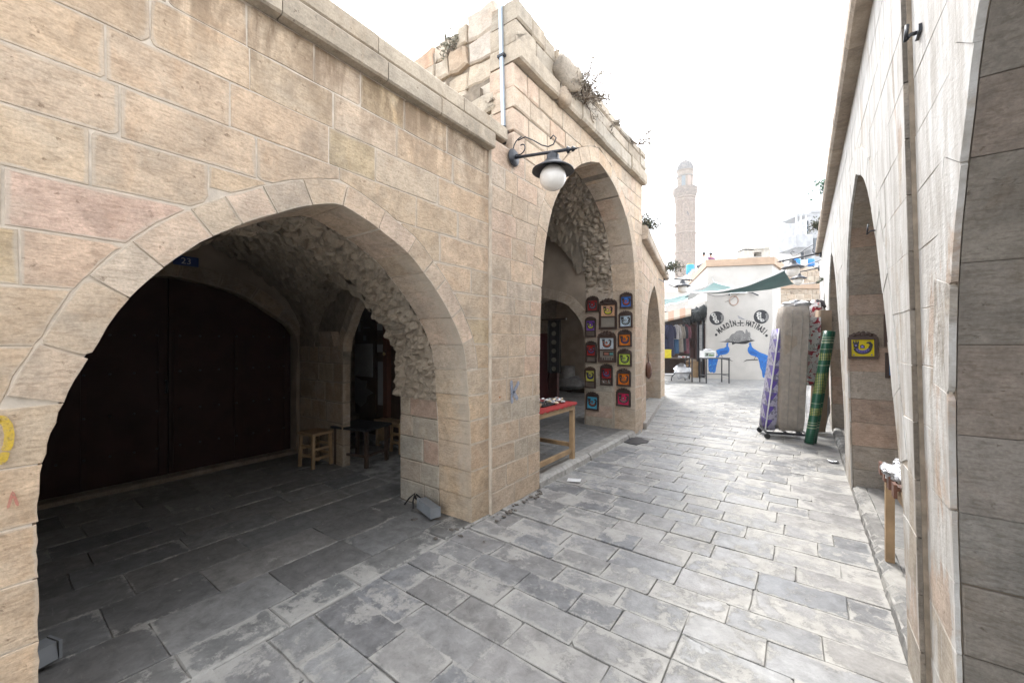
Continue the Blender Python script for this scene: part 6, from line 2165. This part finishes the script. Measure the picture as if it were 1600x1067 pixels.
r2 = random.Random(91)
for k, (nm_, c_) in enumerate((('black', (.02, .02, .022)), ('dark wine', (.07, .02, .025)), ('slate blue', (.04, .05, .08)), ('dull brown', (.08, .05, .035)), ('deep navy', (.02, .025, .05)), ('stone grey', (.10, .10, .10)), ('dark teal', (.02, .05, .055)), ('brick red', (.13, .035, .025)))):
    u = 1041 + 4.6 * k + r2.uniform(-1, 1)
    v0 = r2.uniform(512, 530); v1 = v0 + r2.uniform(18, 40)
    D_ = r2.uniform(18.3, 19.6)
    top, bot = at(u, v0, D_), at(u, v1, D_)
    g = thing('hanging_garment', nm_ + ' garment hanging deep inside the clothes stall', 'garment', bot, group='garments at the back of the clothes stall')
    rows = [[bot.lerp(top, j / 6) + RT * r2.uniform(.12, .18) * (1.1 - j * .06) * math.cos(a * .785) + FW * .05 * math.sin(a * .785) for a in range(8)] for j in range(7)]
    MB().grid(rows, True, True).build('garment_body', M['cloth'], g, c_)
# tables at the lane end
def far_table(label, u0, u1, vt, vb, depth, mat):
    D0 = EYE * 622 / (vb - 535)
    p, q = at(u0, vb, D0), at(u1, vb, D0)
    p.z = q.z = 0
    h = EYE - (vt - 535) * D0 / 622
    root = thing('market_table', label, 'table', (p + q) / 2 + FW * depth / 2)
    c = (p + q) / 2 + FW * depth / 2
    Lx = (q - p).length / 2
    MB().obox(c + Vector((0, 0, h - .02)), RT * Lx, FW * depth / 2, (0, 0, .02)).build('table_top', mat, root)
    for s in (-1, 1):
        for e in (-1, 1):
            b = c + RT * s * (Lx - .03) + FW * e * (depth / 2 - .03)
            MB().bar(b, b + Vector((0, 0, h - .041)), .042).build('leg', M['iron'], root)
        MB().obox(c + RT * s * (Lx - .03) + Vector((0, 0, .3)), RT * .015, FW * (depth / 2 - .055), (0, 0, .015)).build('rail', M['iron'], root)
    MB().obox(c - FW * (depth / 2 - .03) + Vector((0, 0, .36)), RT * (Lx - .055), FW * .012, (0, 0, .015)).build('rail', M['iron'], root)
    return c, h


c1, h1 = far_table('long dark table with goods before the clothes stall', 1030, 1083, 559, 597, .7, M['darkwood'])
c2, h2 = far_table('small black metal table before the painted left bird', 1103, 1141, 559, 599, .6, M['iron'])
bx = thing('picture_box', 'white picture printed box standing on the black metal table', 'box', c2 + Vector((0, 0, h2)))
bc = c2 - RT * .26 + Vector((0, 0, h2 + .135))
MB().obox(bc, RT * .24, FW * .16, (0, 0, .133)).build('box_body', M['white'], bx)
MB().obox(bc - FW * .162 + Vector((0, 0, -.01)), RT * .19, FW * .001, (0, 0, .08)).build('printed_picture', M['tint'], bx, (0.30, 0.34, 0.30))
for k, (dx, dz, w, h, c) in enumerate(((-.1, .0, .04, .05, (.06, .06, .06)), (.06, -.03, .09, .025, (.10, .22, .05)), (.1, .02, .05, .02, (.45, .48, .5)))):
    MB().obox(bc - FW * (.164 + .0006 * k) + RT * dx + Vector((0, 0, dz - .01)), RT * w, FW * .0006, (0, 0, h)).build('printed_patch', M['tint'], bx, c)
MB().blob(bc + Vector((0, 0, .16)), .16, .12, .05, 12, 8, .6, 3, 3).build('crumpled_bag', M['foil'], bx)
yb = thing('yellow_bin', 'bright yellow box on the left of the long dark table', 'box', c1 - RT * .5 + Vector((0, 0, h1)))
p = at(1040, 557, 16.0); p.z = h1
MB().obox(p + Vector((0, 0, .16)), RT * .17, FW * .15, (0, 0, .157)).build('box_body', M['tint'], yb, (0.62, 0.50, 0.01))
MB().obox(p + Vector((0, 0, .325)), RT * .18, FW * .16, (0, 0, .012)).build('box_rim', M['tint'], yb, (0.60, 0.48, 0.01))
r2 = random.Random(77)
gh = thing('goods_heap', 'small white and coloured goods spread along the long dark table', 'goods', c1 + Vector((0, 0, h1)))
for k in range(26):
    q = c1 + RT * r2.uniform(-.35, .62) + FW * r2.uniform(-.3, .3) + Vector((0, 0, h1 + .03))
    MB().obox(q, RT * r2.uniform(.02, .05), FW * r2.uniform(.02, .05), (0, 0, r2.uniform(.015, .03))).build('packet', M['tint'], gh, r2.choice([(.7, .7, .7), (.6, .6, .62), (.5, .08, .05), (.3, .3, .32), (.1, .1, .12), (.65, .6, .5)]))
ws_ = thing('white_bag', 'crumpled white bag slumped under the long dark table', 'bag', at(1066, 590, 16.5))
p = at(1066, 572, 16.4)
MB().blob((p.x, p.y, .42), .30, .25, .30, 16, 12, .5, 4.4, 2.2).build('bag_body', M['foil'], ws_)
MB().tube([(p.x - .2, p.y - .1, .4), (p.x - .35, p.y - .2, .2), (p.x - .38, p.y - .2, .03)], .02, 6).build('strap', M['iron'], ws_)

# ------------------------------------------------------------------ plants growing out of the masonry
def bush(label, name, c, r, n, cols, seed, droop=0.0, dry=False, stems=8, leaf=.035, squash=(1, 1, 1), group=None, up=0.6):
    root = thing(name, label, 'plant', c, group=group)
    r2 = random.Random(seed)
    c = Vector(c)
    tips = []
    sm = MB()
    for k in range(stems):
        dirv = Vector((r2.uniform(-1, 1) * squash[0], r2.uniform(-1, 1) * squash[1], (r2.uniform(-.1, 1.0) + up - .5) * squash[2])).normalized()
        L_ = r * r2.uniform(.6, 1.15)
        pts = [c.copy()]
        for j in range(1, 6):
            t = j / 5
            pts.append(c + dirv * L_ * t + Vector((r2.uniform(-.06, .06) * r, r2.uniform(-.06, .06) * r, -droop * L_ * t * t)))
        sm.tube(pts, [.006 * r / .3 * (1 - .13 * i) for i in range(6)], 4, False)
        tips.append(pts)
        if dry:
            for j in range(2, 6):
                q = pts[j]
                e = q + Vector((r2.uniform(-1, 1), r2.uniform(-1, 1), r2.uniform(-.2, 1))) * r * .25
                sm.tube([q, q.lerp(e, .5) + Vector((0, 0, .01)), e], [.0035, .003, .002], 3, False)
                tips.append([q, q.lerp(e, .3), q.lerp(e, .5), q.lerp(e, .7), q.lerp(e, .9), e])
    sm.build('stems', M['twig'], root)
    lay = [MB() for _ in cols]
    for k in range(n):
        pts = r2.choice(tips)
        j = r2.randrange(2, 6)
        p = pts[j] + Vector((r2.gauss(0, 1), r2.gauss(0, 1), r2.gauss(0, 1))) * r * (.07 if dry else .13)
        a = Vector((r2.uniform(-1, 1), r2.uniform(-1, 1), r2.uniform(-.8, .8))).normalized()
        b = a.cross(Vector((r2.uniform(-1, 1), r2.uniform(-1, 1), r2.uniform(-1, 1)))).normalized()
        s = leaf * r2.uniform(.6, 1.3)
        lay[r2.randrange(len(cols))].add([p - a * s, p + b * s * .38, p + a * s, p - b * s * .38], [(0, 1, 2, 3)])
    for lb, c_ in zip(lay, cols):
        lb.build('leaves', M['leaf'], root, c_, 'stuff')
    return root


DRY = [(0.27, 0.23, 0.175), (0.18, 0.15, 0.115), (0.34, 0.30, 0.23)]
DGR = [(0.05, 0.065, 0.035), (0.085, 0.09, 0.05), (0.035, 0.045, 0.025), (0.13, 0.11, 0.07)]
GRN = [(0.045, 0.075, 0.03), (0.07, 0.10, 0.045), (0.03, 0.05, 0.022), (0.10, 0.11, 0.06)]
bush('large dry grey bush growing over the cornice of the taller house', 'dry_bush', (XT + .15, 4.50, 4.62), .42, 2600, DRY, 1, .2, True, 44, .017, (.55, 1, .9), None, .35)
bush('dry tuft hanging midway along the taller house cornice', 'dry_bush', (XT + .16, 5.45, 4.70), .2, 260, DRY, 2, .2, True, 8, .014)
bush('sprawling dry weeds near the far end of the taller house cornice', 'dry_bush', (XT + .16, 6.45, 4.82), .42, 700, DRY, 3, .3, True, 13, .017)
bush('small dry sprig on the taller house parapet top', 'dry_bush', (XT + .05, 4.25, 5.0), .28, 200, DRY, 4, 0, True, 7, .015)
p = on_y(697, 68, 3.17)
bush('grey grass tuft on the top of the rough end wall', 'grass_tuft', (p.x, 3.2, p.z - .10), .20, 320, [(0.24, 0.23, 0.17), (0.17, 0.17, 0.12), (0.30, 0.28, 0.22)], 5, 0, True, 14, .022)
p = on_y(761, 160, 3.17)
bush('small dead tuft in a joint low on the rough end wall', 'dry_bush', (p.x, 3.19, p.z), .09, 80, DRY, 6, .1, True, 7, .012)
bush('dark green bush rooted at the corner of the third house', 'green_bush', w3.p(.30, 3.70, .12), .34, 1500, DGR, 7, .3, False, 26, .024, (.7, .8, 1))
bush('green bush hanging from the far end of the third house cornice', 'green_bush', w3.p(4.1, 3.58, .16), .40, 1500, DGR, 8, .4, False, 26, .028)
bush('leafy green potted creeper on top of the right cornice', 'green_bush', (.27, 7.6, 3.90), .24, 520, [(0.03, 0.10, 0.05), (0.05, 0.14, 0.07), (0.02, 0.07, 0.035)], 9, .35, False, 16, .026, (1, 1, 1.1))
bush('green bush growing out below the right cornice end', 'green_bush', (.27, 9.7, 3.82), .26, 700, DGR, 10, .4, False, 16, .026)
bush('small green sprig low on the right wall face', 'green_bush', (.34, 11.0, 2.95), .12, 90, GRN, 12, .4, False, 6, .03)

M['crumb'] = simple('dry_litter', (0.12, 0.105, 0.09), .9, var=.6, scale=9)
# ------------------------------------------------------------------ hooks, floodlights, litter, paint marks
for k, (y, z, lb) in enumerate(((2.30, 2.87, 'black iron hook high on the limewashed wall near the dark strip'), (3.35, 2.30, 'small iron hook above the right arch shoulder'))):
    x = (0.448 if y < 2.46 else .418) - LEAN * z
    h = MB().tube([(x + .01, y, z), (x - .03, y, z), (x - .045, y, z - .02), (x - .04, y, z + .045)], .008 if k == 0 else .005, 6)
    if k == 0:
        h.box(x - .012, x - .001, y - .035, y + .035, z - .015, z + .015)
    o = h.build('wall_hook', M['iron'])
    tag(o, lb, 'hook', 'hooks on the right wall')

def floodlight(label, c, rz):
    f = thing('floodlight', label, 'floodlight', c, rz, 'floodlights on the arcade floor', local=True)
    MB().prism([(-.13, -.05, .02), (.13, -.05, .02), (.13, -.035, .10), (-.13, -.035, .10)], (0, .085, 0)).build('housing', M['steel2'], f)
    MB().box(-.12, .12, .036, .05, .03, .095).build('glass_front', M['glass'], f)
    for s in (-1, 1):
        MB().obox((s * .139, 0, .06), (.006, 0, 0), (0, .05, 0), (0, 0, .045)).build('end_plate', M['steel2'], f)
    MB().box(-.06, .06, -.02, .02, 0, .019).build('foot', M['iron'], f)
    MB().tube([(-.145, 0, .06), (-.19, .01, .09), (-.22, -.02, .12), (-.25, -.02, .08), (-.28, .03, .03), (-.36, .05, .01)], .009, 6).build('cable', M['black'], f)
    MB().box(-.205, -.165, -.02, .02, .05, .09).build('cable_gland', M['concrete'], f)
    return f


M['steel2'] = simple('grey_painted_metal', (0.22, 0.235, 0.25), 0.45, 0.0, var=.12)
p = floor_at(672, 797, .02)
floodlight('long grey floodlight lying at the foot of the first arch pier', (-2.78, 2.50, .024), -.28)
p = floor_at(4, 1078, .02)
floodlight('grey floodlight at the near left foot of the wide arch', (p.x - .02, p.y + .03, .03), 1.9)
p = floor_at(640, 790, .02)
wt_ = MB().tube([(p.x - .05, p.y - .02, .03), (p.x, p.y, .10), (p.x + .04, p.y + .03, .14), (p.x + .05, p.y, .08), (p.x + .1, p.y - .04, .03)], .008, 6).build('wire_stub', M['black'])
tag(wt_, 'stub of black twisted wire sticking up beside the pier foot', 'wire')
p = floor_at(897, 751)
o = MB().obox((p.x, p.y, .010), (.075, .02, .004), (-.02, .055, -.002), (0, 0, .002)).build('paper_scrap', M['white'])
tag(o, 'white scrap of paper on the paving before the second arch', 'paper')
p = floor_at(1302, 722)
o = MB().lathe([(.05, 0), (.06, .008), (.058, .018), (.02, .014), (0, .016)], (p.x, p.y, .006), 14).build('foil_lid', M['foil'])
tag(o, 'shiny crushed lid on the shaded paving by the right wall', 'litter')
p = floor_at(1000, 690)
o = MB().prism([(p.x - .18 + .2 * math.cos(t * .52) * (1 + .2 * math.sin(t * 2.7)) + .1, p.y + .24 * math.sin(t * .52) * (1 + .15 * math.cos(t * 1.9)), .001) for t in range(12)], (0, 0, .008)).build('drain_cover', M['iron'])
tag(o, 'dark broken drain cover by the foot of the picture pier', 'drain cover')
r2 = random.Random(15)
lm_ = MB()
for k in range(34):
    u = r2.uniform(770, 845) if k < 24 else r2.uniform(640, 770)
    v = 806 - (u - 770) * .55 + r2.uniform(2, 14) if k < 24 else r2.uniform(812, 850)
    p = floor_at(u, v)
    s = r2.uniform(.006, .018)
    lm_.blob((p.x, p.y, .008 + s * .4), s * 1.5, s, s * .5, 6, 5, .6, k, 2)
lm_.build('litter', M['crumb'], None, None, 'stuff')
# spray paint
def on_x(u, v, X):
    r = ray(u, v)
    return Vector((0, 0, EYE)) + r * (X / r.x)


def strokes(name, label, lines, X, col, w, d=.008):
    root = thing(name, label, 'graffiti', on_x(lines[0][0][0], lines[0][0][1], X))
    for ln in lines:
        m = MB()
        P_ = [on_x(u, v, X + d) for u, v in ln]
        rows = []
        fine = []
        for a, b in zip(P_, P_[1:]):
            fine += [a.lerp(b, k / 6) for k in range(6)]
        fine.append(P_[-1])
        for k, a in enumerate(fine):
            t_ = (fine[min(k + 1, len(fine) - 1)] - fine[max(k - 1, 0)]).normalized()
            n_ = Vector((1, 0, 0)).cross(t_) * w / 2 * (0.55 if k in (0, len(fine) - 1) else 1.0)
            rows.append([a - n_, a + n_])
        m.grid(rows, False)
        m.build('painted_stroke', M['spray'], root, col)
    return root


t = NT('spray_paint')
vec, oc = t.local()
t.link(oc, 'Base Color')
t.b.inputs['Roughness'].default_value = .7
t.link(t.ramp(t.noise(t.pos(), 60, 5, .7), .25, .60, .25, .85), 'Alpha')
M['spray'] = t.m
strokes('painted_letter', 'blue grey spray painted letter K on the pilaster', [[(799, 594), (800, 612), (800, 630)], [(811, 596), (806, 606), (801, 614)], [(802, 611), (806, 619), (809, 624)]], XT, (0.27, 0.32, 0.42), .045)
strokes('painted_mark', 'yellow spray painted curve at the left edge of the wide arch', [[(-6, 655), (4, 654), (12, 664), (15, 680), (13, 695), (8, 704)], [(8, 706), (4, 718), (-4, 724)]], XW, (0.62, 0.42, 0.02), .024)
strokes('painted_dot', 'small orange paint dot on the pilaster left of the letter', [[(780.5, 619.5), (781.6, 621.5)]], XT, (0.55, 0.16, 0.02), .02)
strokes('painted_mark', 'faint red chalk mark low on the left jamb', [[(12, 795), (20, 768), (28, 790)]], XW, (0.45, 0.16, 0.12), .008)
# ------------------------------------------------------------------ dusty air
t = bpy.data.materials.new('dusty_air')
t.use_nodes = True
t.node_tree.nodes.clear()
vo = t.node_tree.nodes.new('ShaderNodeVolumePrincipled')
ou = t.node_tree.nodes.new('ShaderNodeOutputMaterial')
vo.inputs['Color'].default_value = (0.93, 0.95, 1.0, 1)
vo.inputs['Density'].default_value = 0.0010
vo.inputs['Anisotropy'].default_value = 0.3
t.node_tree.links.new(vo.outputs[0], ou.inputs['Volume'])
hz = MB().box(-143, 143, -143, 143, -1.1, 41).build('haze', t)
hz['kind'] = 'stuff'
